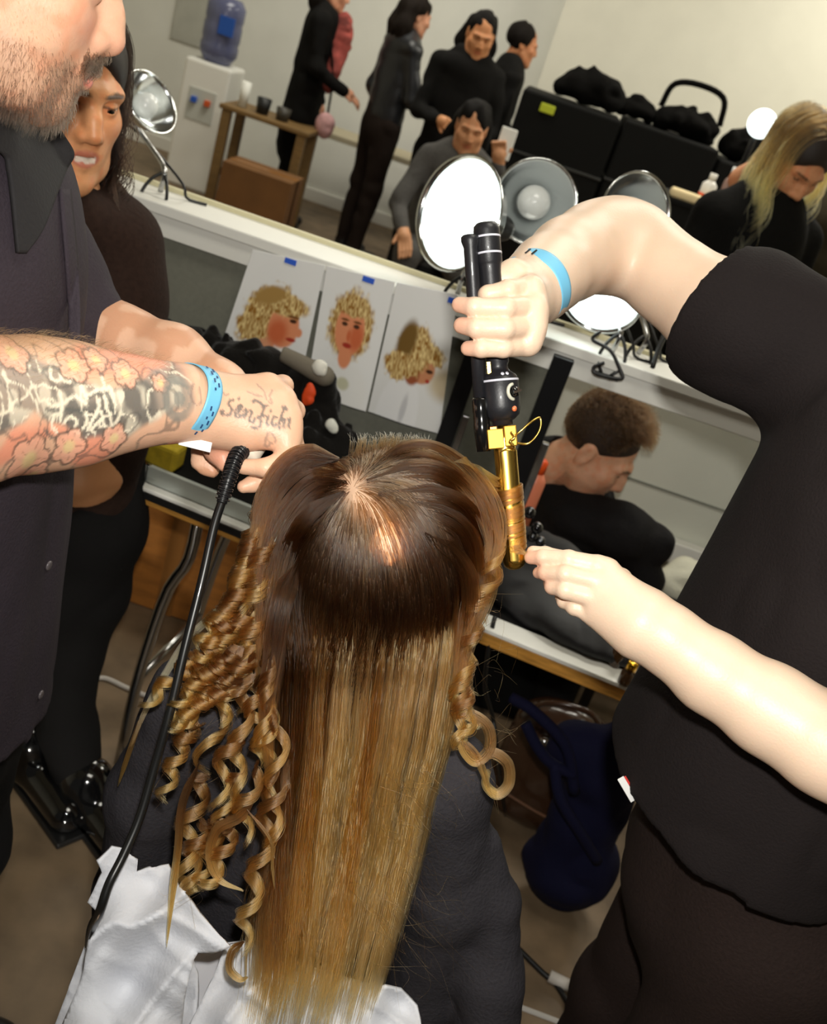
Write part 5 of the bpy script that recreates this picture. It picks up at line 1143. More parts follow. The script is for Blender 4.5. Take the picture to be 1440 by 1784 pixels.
# ------------------------------------------------------------------ 3. the stylist on the right
SK_S = S(236, 206, 180)
v = V((-.03, .84, 1.32), (.50, 1.34, 1.60), .0021)
cones(v, [(1400, 620, 1.10, .056), (1300, 570, 1.12, .054), (1240, 540, 1.14, .050), (1160, 482, 1.175, .0435), (1105, 434, 1.21, .0440), (1065, 422, 1.22, .0445), (1030, 432, 1.19, .0435), (990, 452, 1.14, .0405), (955, 478, 1.085, .0355), (930, 502, 1.045, .0305), (912, 522, 1.02, .029)], .035)
for w_, k_ in zip([(915, 505, 1.015), (917, 515, 1.01), (917, 528, 1.01), (914, 540, 1.012)], [(925, 500, .968), (932, 535, .958), (930, 568, .957), (921, 600, .960)]): v.cone(at(*w_), at(*k_), .018, .0118, .016)
cones(v, [(905, 480, 1.01, .016), (893, 478, .995, .013), (868, 486, .99, .010)], .012)      # thumb round the back
def fingers(v, lst, k=.0022, sc=.91):
    for f_ in lst:
        P = np.array([at(a, b, d) for a, b, d, r in f_])
        v.tube([(p_, f_[i][3] * sc) for i, p_ in enumerate(P)], k)
        for i in range(1, len(P) - 1): v.ell(P[i], (f_[i][3] * 1.03 * sc,) * 3, .002)
fingers(v, [[(925, 502, .974, .0128), (885, 505, .952, .0105), (850, 513, .955, .0095), (838, 517, .965, .0082)],
                [(930, 536, .966, .0130), (880, 537, .936, .0108), (826, 535, .934, .0098), (800, 531, .944, .0084)],
                [(928, 569, .965, .0130), (878, 573, .935, .0110), (830, 572, .933, .0100), (804, 567, .943, .0088)],
                [(919, 601, .967, .0122), (876, 606, .942, .0100), (838, 607, .938, .0092), (815, 607, .945, .0080)]])
pr1, qr1 = v.out()
v = V((.08, .64, 1.12), (.50, .98, 1.34), .0019)
cones(v, [(1540, 1352, .86, .046), (1440, 1298, .888, .042), (1340, 1236, .91, .039), (1240, 1172, .926, .0345), (1160, 1112, .936, .0295), (1128, 1088, .94, .0285)], .02)
for w_, k_ in zip([(1115, 1060, .94), (1112, 1075, .935), (1108, 1090, .935), (1100, 1100, .94)], [(1052, 990, .950), (1046, 1018, .945), (1040, 1046, .945), (1036, 1072, .950)]): v.cone(at(*w_), at(*k_), .020, .0112, .018)
fingers(v, [[(1060, 992, .948, .0125), (1040, 986, .949, .0118), (990, 974, .952, .0098), (945, 971, .962, .0086), (924, 972, .970, .0074)],
                [(1056, 1016, .944, .0122), (1034, 1011, .944, .0116), (985, 1000, .944, .0098), (950, 998, .958, .0082), (938, 998, .966, .0070)],
                [(1050, 1046, .944, .0122), (1030, 1040, .944, .0116), (985, 1028, .944, .0100), (962, 1022, .956, .0084), (957, 1016, .968, .0074)],
                [(1046, 1074, .948, .0108), (1026, 1068, .950, .0102), (1000, 1058, .952, .0086), (982, 1048, .962, .0074), (976, 1040, .970, .0066)],
                [(1080, 1010, .972, .014), (1010, 980, .985, .0105), (950, 966, .982, .0088), (928, 962, .976, .0074)]], .0022, .87)
pr2, qr2 = v.out()
RmS = frame((-.82, .30, -.45)); tS = np.array([.515, 1.02, 1.61])
ps_, qs_ = head_v(.005, 1., 1.05, 0, [((0, -.02, -.07), .052), ((0, -.05, -.19), .058)]).out(); cs_ = head_col(ps_, SK_S, S(206, 130, 120), S(90, 64, 44))
v = V((.24, .66, .92), (.80, 1.34, 1.56), .014)
v.cone((.50, 1.0, 1.36), (.50, 1.0, 1.0), .11, .10, .05); v.cone((.50, 1.0, 1.44), tS + RmS @ np.array([0, -.04, -.14]), .06, .055, .03)
v.cone((.50, .80, 1.40), at(1600, 1380, .85), .05, .048, .02); v.cone((.47, 1.16, 1.40), at(1400, 620, 1.10), .06, .06, .03)
pt2, qt2 = v.out()
allp = [(xf(ps_, RmS, tS), qs_), (pr1, qr1), (pr2, qr2), (pt2, qt2)]
PS, QS = joinm(*allp)
cl = np.tile(np.array(SK_S), (len(PS), 1)); cl *= (1 + .06 * (vnoise(*(PS.T * 70), 4) - .5))[:, None]
for f_ in ((792, 531, .935), (798, 567, .935), (812, 607, .94), (920, 972, .965), (940, 998, .96), (955, 1020, .96)):
    m_ = np.exp(-((PS - at(*f_)) ** 2).sum(1) / .012 ** 2)[:, None] * .45; cl = cl * (1 - m_) + np.array(S(226, 140, 110)) * m_
cl[:len(ps_)] = cs_
sty = mesh('person', PS, QS, M_skin, None, True, cl)
tag(sty, 'stylist in black T-shirt at the right edge, one arm raised holding the gold iron', 'person')
M_tee = mat('black_tee', S(34, 29, 29), .9, bump=.35, scale=340, var=.08, spec=.15)
v = V((.18, .64, .90), (.86, 1.40, 1.56), .0055)
v.cone((.475, 1.0, 1.36), (.475, 1.0, 1.0), .195, .205, .06, flat=((1, 0, 0), .80))
v.tube([((.50, .80, 1.40), .075), ((.49, 1.0, 1.44), .08), ((.47, 1.18, 1.40), .078)], .05)
cones(v, [(1440, 640, 1.11, .086), (1340, 590, 1.125, .084), (1262, 552, 1.14, .078), (1215, 527, 1.15, .074)], .045)
v.cone((.50, .80, 1.40), at(1640, 1180, .80), .075, .070, .04)
a0, a1 = at(1240, 541, 1.144), at(1160, 486, 1.175); v.half(a0 + nrm(a0 - a1) * -.002, nrm(a1 - a0 - .0 * CY) * np.array([1, 1, 1]), .004) if False else None
v.half((0, 0, .985), (0, 0, -1), .004)
v.fold(.010, 6.5, 8, (1, 1, .5)); v.fold(.004, 18, 9, (1, 1, .6))
# open the sleeve
ad = nrm(a1 - a0); q = v._sl(a0 - .12, a0 + .12); sl, x, y, z = q
dpl = (x - a0[0]) * ad[0] + (y - a0[1]) * ad[1] + (z - a0[2]) * ad[2]; rad_ = np.sqrt(np.maximum((x - a0[0]) ** 2 + (y - a0[1]) ** 2 + (z - a0[2]) ** 2 - dpl ** 2, 0))
v.g[sl] = np.where(rad_ < .115, np.maximum(v.g[sl], (dpl - .004).astype(np.float32)), v.g[sl]).astype(np.float32)
v.tube([(a0 + ad * .03, .0615), (a0 - ad * .02, .0605), (a0 - ad * .05, .052)], .003, 'sub')
mesh('t_shirt', *v.out(), M_tee, sty)
v = V((.16, .62, -.01), (.90, 1.42, 1.06), .010)
M_jean = mat('washed_black_denim', S(44, 34, 31), .85, bump=.4, scale=260, var=.15, spec=.15)
v.cone((.51, 1.0, 1.02), (.535, 1.0, .86), .17, .18, .05, flat=((1, 0, 0), .80))
for y_ in (.90, 1.12): v.tube([((.56, y_, .86), .108), ((.55, y_, .48), .080), ((.56, y_ + .01, .06), .060)], .03)
v.fold(.010, 8, 12); mesh('trousers', *v.out(), M_jean, sty)
for y_ in (.90, 1.12):
    v = V((.28, y_ - .09, -.01), (.60, y_ + .09, .14), .007)
    v.tube([((.56, y_ + .01, .08), .05), ((.56, y_ + .01, .05), .048), ((.43, y_ + .01, .04), .04)], .03).half((0, 0, .002), (0, 0, -1)); mesh('shoe', *v.out(), mat('shoe_black', S(14, 14, 14), .35), sty)
RL_ = np.stack([nrm(CX * .5 + CY * -.85), nrm(CX * .85 + CY * .5), -CF], 1)
MB().box(at(1092, 1375, 1.12), (.030, .008, .0016), RL_, .0005).build('care_tag', M_bandw, sty)['label'] = 'white tag at the shirt hem'
MB().box(at(1101, 1377, 1.121), (.036, .004, .0014), RL_, .0004).build('care_tag', mat('tag_red', S(206, 50, 40), .5), sty)['label'] = 'red edge of the hem tag'
axs = nrm(at(910, 524, 1.02) - at(957, 477, 1.088)); axs = nrm(axs - .55 * (axs @ VW) * VW); cws = at(931, 500, 1.047)
band('wristband', cws, axs, .0400, .017, M_band, sty, CY, (.98, 1.06))['label'] = 'light blue paper wristband'
bk_ = MB()
for t_ in (-.30, -.12):
    u_ = nrm(CY - axs * (CY @ axs)); v_ = np.cross(axs, u_); sg = np.sign(v_ @ (CP - cws)); pc_ = cws + .0420 * .98 * (u_ * math.cos(.62 + t_) + v_ * sg * 1.08 * math.sin(.62 + t_)); n_ = nrm(pc_ - cws)
    bk_.box(pc_, (.0018, .009, .0008), np.stack([nrm(np.cross(axs, n_)), axs, n_], 1))
bk_.build('band_bars', mat('band_black', S(20, 24, 30), .5), sty)
vcs = V((-.09, -.13, -.08), (.09, .12, .135), .004); vcs.ell((0, -.020, .036), (.080, .099, .088)).ell((0, .10, -.03), (.07, .075, .085), .01, 'sub').ell((0, .02, -.09), (.12, .10, .075), .01, 'sub'); cps, cqs = vcs.out(); mesh('hair_cap', xf(cps, RmS, tS), cqs, mat('cap_stylist', S(50, 36, 26), .7, bump=.5, scale=120), sty)
uu_ = nrm(np.random.default_rng(18).normal(size=(2500, 3))); uu_ = uu_[(uu_[:, 2] > -.2) & ~((uu_[:, 1] > .4) & (uu_[:, 2] < .6))]
strands('short_hair', [xf(np.array([p_ * [.078, .098, .087] + [0, -.016, .035], p_ * [.088, .108, .10] + [0, -.02, .036], p_ * [.092, .112, .10] + [0, -.03, .028]]), RmS, tS) for p_ in uu_], .0002, hairmat('hair_stylist', [(0, S(60, 44, 32)), (1, S(90, 66, 46))], .3, .4, .3), sty)

# ------------------------------------------------------------------ the gold iron
gi = thing('gold_curling_iron', 'gold barrelled curling iron with black handle and clamp lever, hair wound round it', 'curling iron')
g0, g1 = at(846, 388, .962), at(896, 990, .985); gx = nrm(g1 - g0); GL = np.linalg.norm(g1 - g0)
def gz(py): return GL * (py - 388) / (990 - 388)
mm = lambda p_: p_ * .97 / FPX
ru = nrm(np.cross(gx, CF)); ru *= np.sign(ru @ CX); rf = nrm(np.cross(ru, gx)); rf *= np.sign(rf @ -CF)    # right and toward the camera
M_ih = mat('iron_black', S(30, 30, 34), .42, bump=.06, scale=500, coat=.1); M_gold = mat('polished_gold', S(246, 206, 104), .27, metal=1, bump=.02, scale=30); M_wring = mat('ring_white', S(214, 214, 226), .35)
MB().lathe([(0, gz(388)), (mm(17), gz(389)), (mm(22), gz(394)), (mm(23), gz(402)), (mm(23), gz(456)), (mm(21), gz(459)), (mm(20), gz(464)), (mm(19), gz(475)), (mm(20), gz(560)), (mm(20), gz(628)), (mm(17), gz(634)), (mm(18), gz(640)), (mm(20), gz(644)), (mm(30), gz(651)), (mm(34), gz(660)), (mm(34), gz(705)), (mm(31), gz(720)), (mm(22), gz(728)), (mm(18), gz(730)), (mm(18), gz(737)), (mm(8), gz(738)), (0, gz(738))], g0, gx, 36).build('handle', M_ih, gi)
for y_, r_ in ((413, 23.4), (441, 23.4), (660, 34.4)): MB().lathe([(mm(r_ - 1), gz(y_ - 2)), (mm(r_), gz(y_ - 1.6)), (mm(r_), gz(y_ + 1.6)), (mm(r_ - 1), gz(y_ + 2))], g0, gx, 36).build('ring', M_wring, gi)
# clamp lever: slim black tube with a ferrule
lv = lambda py, off=0: g0 + gx * gz(py) - ru * mm(30 + (py - 410) * .022 + off) + rf * mm(10)
MB().tube([lv(409), lv(412), lv(420), lv(430), lv(560), lv(690)], [mm(13), mm(16), mm(16), mm(12.5), mm(12), mm(12)], 18).build('lever', M_ih, gi)
MB().tube([lv(686), lv(690), lv(712), lv(714), lv(732), lv(734), lv(780)], [mm(12), mm(14.4), mm(14.8), mm(14.3), mm(14.3), mm(14.8), mm(12.5)], 18).build('lever_ferrule', mat('gloss_black', S(14, 14, 15), .16, coat=.6), gi)
Rg = np.stack([ru, gx, rf], 1)
# switch dial with pale half ring, orange pilot light, two dots
dc = g0 + gx * gz(682) + nrm(ru * .62 + rf * .78) * mm(33.5); dn = nrm(ru * .62 + rf * .78); de = nrm(np.cross(gx, dn))
rg = MB(); rg.tube([dc + mm(13) * (gx * math.sin(a) + -de * np.sign(de @ ru) * math.cos(a)) for a in np.linspace(-1.5, 1.5, 14)], mm(3.2), 8); rg.build('dial_scale', mat('dial_pale', S(206, 204, 186), .4), gi)
MB().lathe([(0, 0), (mm(9), 0), (mm(8), mm(8)), (0, mm(9))], dc, dn, 20).box(dc + dn * mm(9), (mm(16), mm(4), mm(5)), np.stack([nrm(de + gx * .2), nrm(gx), dn], 1)).build('dial_knob', mat('gloss_black', S(14, 14, 15), .16, coat=.6), gi)
MB().lathe([(0, 0), (mm(5), 0), (mm(4.5), mm(3)), (0, mm(4.5))], g0 + gx * gz(711) + nrm(ru * .6 + rf * .8) * mm(32), nrm(ru * .6 + rf * .8), 16).build('pilot_light', mat('pilot_orange', S(226, 120, 74), .3, emit=S(226, 100, 50), estr=.25), gi)
for o_ in (4, 13): MB().lathe([(0, 0), (mm(3.4), 0), (mm(3), mm(1.2)), (0, mm(1.5))], g0 + gx * gz(650) + nrm(ru * (o_ / 30) + rf * .9) * mm(28.5), nrm(ru * o_ / 30 + rf * .9 - gx * .5), 12).build('marker_dot', M_wring, gi)
MB().b2(0, 0, 0, 0, 0, 0)
MB().box(g0 + gx * gz(637) - ru * mm(17) + rf * mm(14), (mm(8), mm(22), mm(5)), Rg, mm(1)).build('lever_link', M_gold, gi)
# barrel, tongue and mounting block
bo = lambda py: g0 + gx * gz(py)
MB().lathe([(0, gz(738)), (mm(9), gz(738)), (mm(9), gz(748)), (mm(18), gz(752)), (mm(19.5), gz(760)), (mm(19.5), gz(978)), (mm(17), gz(986)), (mm(10), gz(991)), (0, gz(993))], g0, gx, 36).build('barrel', M_gold, gi)
tq = MB(); n_ = 14; vs = []
for py in (778, 784, 800, 860, 930, 974, 982):
    for j in range(n_):
        a = math.pi * (.06 + .60 * j / (n_ - 1)); k_ = (.55 if py in (778, 982) else 1); a = (a - math.pi * .36) * k_ + math.pi * .36
        vs.append(bo(py) + mm(21.5) * (-ru * math.cos(math.pi - a) + rf * math.sin(a)))
tq.add(vs, [[i * n_ + j, i * n_ + j + 1, (i + 1) * n_ + j + 1, (i + 1) * n_ + j] for i in range(6) for j in range(n_ - 1)])
to = tq.build('clamp_tongue', M_gold, gi); md = to.modifiers.new('sheet', 'SOLIDIFY'); md.thickness = .0008
M_gold2 = mat('satin_gold', S(214, 166, 70), .5, metal=1)
MB().box(bo(760) - ru * mm(16) + rf * mm(16), (mm(28), mm(34), mm(16)), Rg, mm(1.5)).build('clamp_block', M_gold2, gi)
MB().box(bo(757) + ru * mm(10) + rf * mm(14), (mm(22), mm(36), mm(20)), Rg, mm(2)).build('clamp_bracket', M_gold2, gi)
MB().box(bo(742) - ru * mm(18) + rf * mm(4), (mm(14), mm(8), mm(8)), Rg, mm(1)).build('rivet', mat('copper', S(206, 110, 60), .3, metal=1), gi)
MB().tube(spline(px((893, 762, .955), (905, 752, .952), (925, 735, .952), (940, 728, .955), (941, 745, .955), (932, 762, .955), (918, 773, .955), (900, 772, .958)), 40), .0011, 8).build('spring_wire', M_gold, gi)
MB().tube(spline(px((890, 752, .952), (896, 762, .95), (888, 768, .951), (894, 775, .952)), 20), .0012, 8).build('spring_coil', M_gold, gi)
# the lock wound on the barrel, its tip held by the fingers
wn = []
r_ = np.random.default_rng(77)
for i in range(170):
    o = r_.uniform(-.5, .5); t = np.linspace(0, 1, 90); turns = 4.2
    a = 2.6 + 2 * math.pi * turns * t + r_.normal() * .25; py = 836 + 122 * t + o * 17 * (1 - .3 * t) + (8 if i % 3 == 0 else 0) + 3 * np.sin(t * 9 + o * 8); rr_ = mm(22.6) + .0012 * r_.random() + .0012 * (1 - t)
    H_ = np.array([bo(y_) for y_ in py]) + rr_[:, None] * (ru * np.cos(a)[:, None] + rf * np.sin(a)[:, None]) if not np.isscalar(rr_) else None
    s0 = at(800 + o * 22, 800 - o * 10, .93); s1 = at(838 + o * 8, 826 + o * 30, .955)
    e0 = at(918, 966, .972)
    wn.append(np.vstack([spline([s0, s1, H_[0]], 10)[:-1], H_[:82], spline([H_[82], (H_[82] + e0) / 2, e0 + r_.normal(size=3) * .001], 6)[1:]]))
strands('wound_lock', wn, .0002, hairmat('hair_wound', [(0, S(90, 60, 30)), (.10, S(196, 158, 96)), (.16, S(110, 70, 30)), (1, S(140, 94, 42))], .25, .32, .3), hair)['label'] = 'lock wound round the gold barrel'
# ------------------------------------------------------------------ 4. the dark haired woman behind the man
SK_W = S(224, 160, 112)
RmW = frame((.80, -.60, -.10)); tW = at(138, 196, 1.37) - RmW @ np.array([0, .06, -.02])
pw, qw = head_v(.0032, .92, 1.0, .5, [((0, -.02, -.07), .048), ((0, -.045, -.19), .052)], lids=.36, chk=.8).out()
cw_ = head_col(pw, SK_W, S(196, 112, 92), S(44, 28, 20), S(214, 130, 84))
teeth = (np.abs(pw[:, 0]) < .016) & (np.abs(pw[:, 2] + .071) < .0036) & (pw[:, 1] > .085); cw_[teeth] = S(226, 210, 194)
v = V((-1.0, 1.2, .50), (-.3, 1.9, 1.40), .014); v.cone(at(120, 400, 1.62), at(140, 800, 1.8), .10, .09, .04); v.cone(at(115, 330, 1.48), at(120, 420, 1.6), .05, .055, .03); pq = v.out()
PW, QW = joinm((xf(pw, RmW, tW), qw), pq)
wom = mesh('person', PW, QW, M_skin, None, True, np.vstack([cw_, np.tile(np.array(SK_W), (len(pq[0]), 1))]))
tag(wom, 'smiling dark haired woman in brown coat and black boots looking out behind the bearded man', 'person')
eyes(wom, RmW, tW, S(60, 38, 24))
M_coat = mat('brown_coat', S(44, 30, 24), .9, bump=.5, scale=120, var=.2, spec=.15)
v = V((-1.15, 1.15, .35), (-.25, 2.1, 1.36), .009)
cones(v, [(120, 400, 1.62, .115), (125, 560, 1.70, .130), (135, 720, 1.80, .125), (140, 880, 1.90, .115)], .06)
cones(v, [(118, 372, 1.47, .062), (120, 400, 1.58, .09)], .03)
cones(v, [(190, 430, 1.56, .085), (205, 540, 1.58, .078), (190, 640, 1.60, .065)], .04); v.ell(tW + [0, .0, -.21], (.05, .05, .06), .02, 'sub')
v.fold(.012, 8, 3); mesh('coat', *v.out(), M_coat, wom)
v = V((-1.05, 1.3, -.0), (-.2, 2.3, .85), .011)
cones(v, [(150, 820, 1.88, .115), (155, 920, 1.92, .108), (140, 1010, 1.96, .095), (122, 1130, 2.02, .072), (118, 1260, 2.08, .058), (140, 1390, 2.12, .05)], .03)
cones(v, [(100, 900, 1.98, .10), (60, 1100, 2.10, .075), (50, 1300, 2.18, .055)], .03)
v.fold(.008, 9, 4); mesh('trousers', *v.out(), M_trou, wom)
M_boot = mat('patent_boot', S(12, 12, 13), .12, coat=.8)
for (x_, y_, dx, dy) in ((150, 1440, 52, 52), (60, 1330, 50, 50)):
    a_ = at(x_ - 5, y_ - 45, 2.12); f_ = atz(x_, y_ + 50, .04); t_ = atz(x_ + dx, y_ + dy, .036)
    f_ = np.array([a_[0] + .0, a_[1], .045]); t_ = f_ + nrm(np.array([.75, -.55, 0])) * .17 + [0, 0, -.01]
    v = V(np.minimum(a_, t_) - [.1, .1, .12], np.maximum(a_, t_) + .1, .006); v.tube([(a_, .055), (f_ + [0, 0, .03], .05), (f_, .045)], .03).tube([(f_, .044), (t_, .038)], .03).half((0, 0, .012), (0, 0, -1), .002)
    b_ = mesh('boot', *v.out(), M_boot, wom)
    MB().box((f_ + t_) / 2 + [0, 0, .007 - (f_ + t_)[2] / 2], (.27, .085, .013), np.stack([nrm((t_ - f_) * [1, 1, 0]), nrm(np.cross([0, 0, 1], nrm((t_ - f_) * [1, 1, 0]))), [0, 0, 1]], 1), .004).build('sole', M_black, b_)
def long_hair(parent, Rm, t, n, length, mname, seed, wave=.012, wf=30, rad=.0004, part=(.0, .02, .118), zmin=-.25, name='long_hair', drift=(0, 0, 0), face=.35, scl=1.):
    r = np.random.default_rng(seed); cen = t + Rm @ np.array([0, -.018, .030]); RR_ = np.array([.084, .103, .093]) * scl
    u = nrm(r.normal(size=(n * 3, 3))); u = u[(u[:, 2] > zmin) & ~((u[:, 1] > face) & (u[:, 2] < .62))][:n]
    P = cen + (u * RR_) @ Rm.T; W = t + Rm @ np.array(part)
    K = int(length / .012); F, _ = flow(P, cen, RR_, W, K, .012, .12, .92, .10, Rm, drift)
    idx = np.arange(K + 1); cl = np.array([hash((round(p_[0] * 40), round(p_[1] * 40), round(p_[2] * 40))) % 997 for p_ in P]) / 997. * 6.28
    am = wave * sstep(.06, .25, idx * .012)
    F[:, :, 0] += am * np.sin(idx[None] * .012 * wf + cl[:, None]); F[:, :, 1] += am * np.cos(idx[None] * .012 * wf * 1.1 + cl[:, None] * 1.7)
    F += r.normal(size=(len(F), 1, 3)) * .003
    LQ = (F - t) @ Rm / scl; bad = ((LQ[:, :, 1] > .055) & (LQ[:, :, 2] < .055) & (np.abs(LQ[:, :, 0]) < .066)).any(1); F = F[~bad]
    o = strands(name, [f_[:K + 1 - r.integers(0, K // 4)] for f_ in F], rad, MATS[mname], parent)
    v = V(cen - .16, cen + .16, .006); q_ = v.ell(cen, RR_ * .97, .01, 'add', Rm); 
    fc = t + Rm @ np.array([0, .115, -.045]); v.ell(fc, (.068, .085, .105), .02, 'sub', Rm); p, q = v.out(); sh = mesh('hair_cap', p, q, mat('cap_' + mname, S(34, 24, 18), .6), parent); return o
hairmat('hair_black', [(0, S(14, 10, 8)), (1, S(34, 20, 13))], .3, .4, .3, 0., 1.25)
long_hair(wom, RmW, tW, 2600, .42, 'hair_black', 3, .016, 42, .0004, (.01, .05, .118), drift=(.04, -.02, 0), scl=1.06)

# ------------------------------------------------------------------ 5. the man looking down, a figure built in place of a mirror reflection
SK_3 = S(226, 172, 138)
Rm3 = frame((.90, -.22, -.44)); t3 = aty(1042, 778, 2.32)
p3_, q3_ = head_v(.004, 1.05, 1.1, 0, [((0, -.02, -.07), .055), ((0, -.06, -.19), .06)]).out()
c3_ = head_col(p3_, SK_3, S(190, 110, 92), S(70, 46, 30), S(216, 140, 110), (lambda x, y, z: .35 * beardzone(x, y, z), S(120, 84, 62)))
v = V((.0, 2.15, .25), (.85, 2.95, .95), .014); v.cone(aty(985, 890, 2.48), aty(1000, 1060, 2.55), .10, .10, .05); v.cone(t3 + Rm3 @ np.array([0, -.05, -.16]), aty(990, 870, 2.44), .05, .055, .03)
bp3 = v.out(); P3, Q3 = joinm((xf(p3_, Rm3, t3), q3_), bp3)
m3 = mesh('person', P3, Q3, M_skin, None, True, np.vstack([c3_, np.tile(np.array(SK_3), (len(bp3[0]), 1))])); tag(m3, 'brown haired man in black jacket looking down, mirror reflection built as a figure below the ledge', 'person')
u_ = nrm(np.random.default_rng(28).normal(size=(14000, 3))); u_ = u_[((u_[:, 2] > .05) | ((u_[:, 1] < -.25) & (u_[:, 2] > -.6))) & ~((u_[:, 1] > .5) & (u_[:, 2] < .62))]
hp = u_ * np.array([.077, .097, .085]) + [0, -.016, .035]; rr3 = np.random.default_rng(4)
hs = []
for p_, n_ in zip(hp, u_):
    top = np.clip(n_[2], 0, 1); ln = .012 + .045 * top ** 1.5; w1 = nrm(n_ + np.array([.3, .5 * top, .1]) + rr3.normal(size=3) * .35); w2 = nrm(n_ * .4 + np.array([.2, .9, -.2]) + rr3.normal(size=3) * .5)
    hs.append(xf(spline([p_ - n_ * .002, p_ + w1 * ln * .6, p_ + w1 * ln * .6 + w2 * ln * .5], 6), Rm3, t3))
vc3 = V((-.09, -.13, -.08), (.09, .12, .135), .004); vc3.ell((0, -.020, .036), (.079, .098, .087)).ell((0, .10, -.03), (.07, .075, .085), .01, 'sub'); vc3.ell((0, .02, -.09), (.12, .10, .075), .01, 'sub'); cp3, cq3 = vc3.out(); mesh('hair_cap', xf(cp3, Rm3, t3), cq3, mat('cap_brown', S(46, 31, 20), .7, bump=.5, scale=120), m3)
strands('short_hair', hs, .0003, hairmat('hair_brown3', [(0, S(30, 20, 12)), (1, S(70, 46, 24))], .3, .4, .35), m3)
b3p, b3n = surf_points(p3_, q3_, lambda c: beardzone(*c.T) ** 2, 900, 9)
strands('stubble', [xf(np.array([p_, p_ + nrm(n_ + [0, 0, -.8]) * .005]), Rm3, t3) for p_, n_ in zip(b3p, b3n)], .00018, hairmat('hair_stub3', [(0, S(110, 76, 52)), (1, S(120, 84, 58))], .4, .5, .3), m3)
M_jk3 = mat('black_jacket', S(24, 22, 23), .85, bump=.4, scale=120, var=.15, spec=.2)
v = V((-.05, 2.05, .22), (.95, 3.0, .98), .008)
cones(v, [(985, 878, 2.60, .135), (985, 950, 2.64, .15), (990, 1080, 2.72, .16)], .06)
cones(v, [(962, 856, 2.54, .08), (1000, 905, 2.46, .078), (1075, 925, 2.42, .070), (1120, 945, 2.44, .064), (1115, 1000, 2.48, .055), (1075, 1050, 2.50, .05)], .04)
cones(v, [(975, 806, 2.50, .066), (978, 856, 2.53, .085)], .03); v.cone(t3 + Rm3 @ np.array([0, -.055, -.135]), aty(985, 880, 2.42), .066, .10, .03); v.tube([(t3 + Rm3 @ np.array([0, -.03, -.09]), .060), (t3 + Rm3 @ np.array([0, -.05, -.135]), .054)], .012, 'sub')
v.fold(.014, 8, 3); v.fold(.005, 22, 5); mesh('jacket', *v.out(), M_jk3, m3)
v = V((-.05, 2.2, .0), (.9, 3.2, .55), .014)
for s_ in (-.1, .1): v.tube([((.32, 2.52 + s_, .40), .10), ((.52, 2.46 + s_, .42), .075), ((.54, 2.44 + s_, .06), .055)], .03)
v.half((0, 0, .003), (0, 0, -1)); mesh('trousers', *v.out(), M_trou, m3)
bx = thing('crate', 'low black crate the man looking down sits on', 'crate')
MB().b2(.12, .52, 2.34, 2.72, .02, .285, .01).build('box', M_caseb, bx); MB().b2(.11, .53, 2.33, 2.73, .285, .30, .006).build('lid', M_caseb, bx); MB().b2(.15, .49, 2.37, 2.69, 0, .02).build('base', M_black, bx)

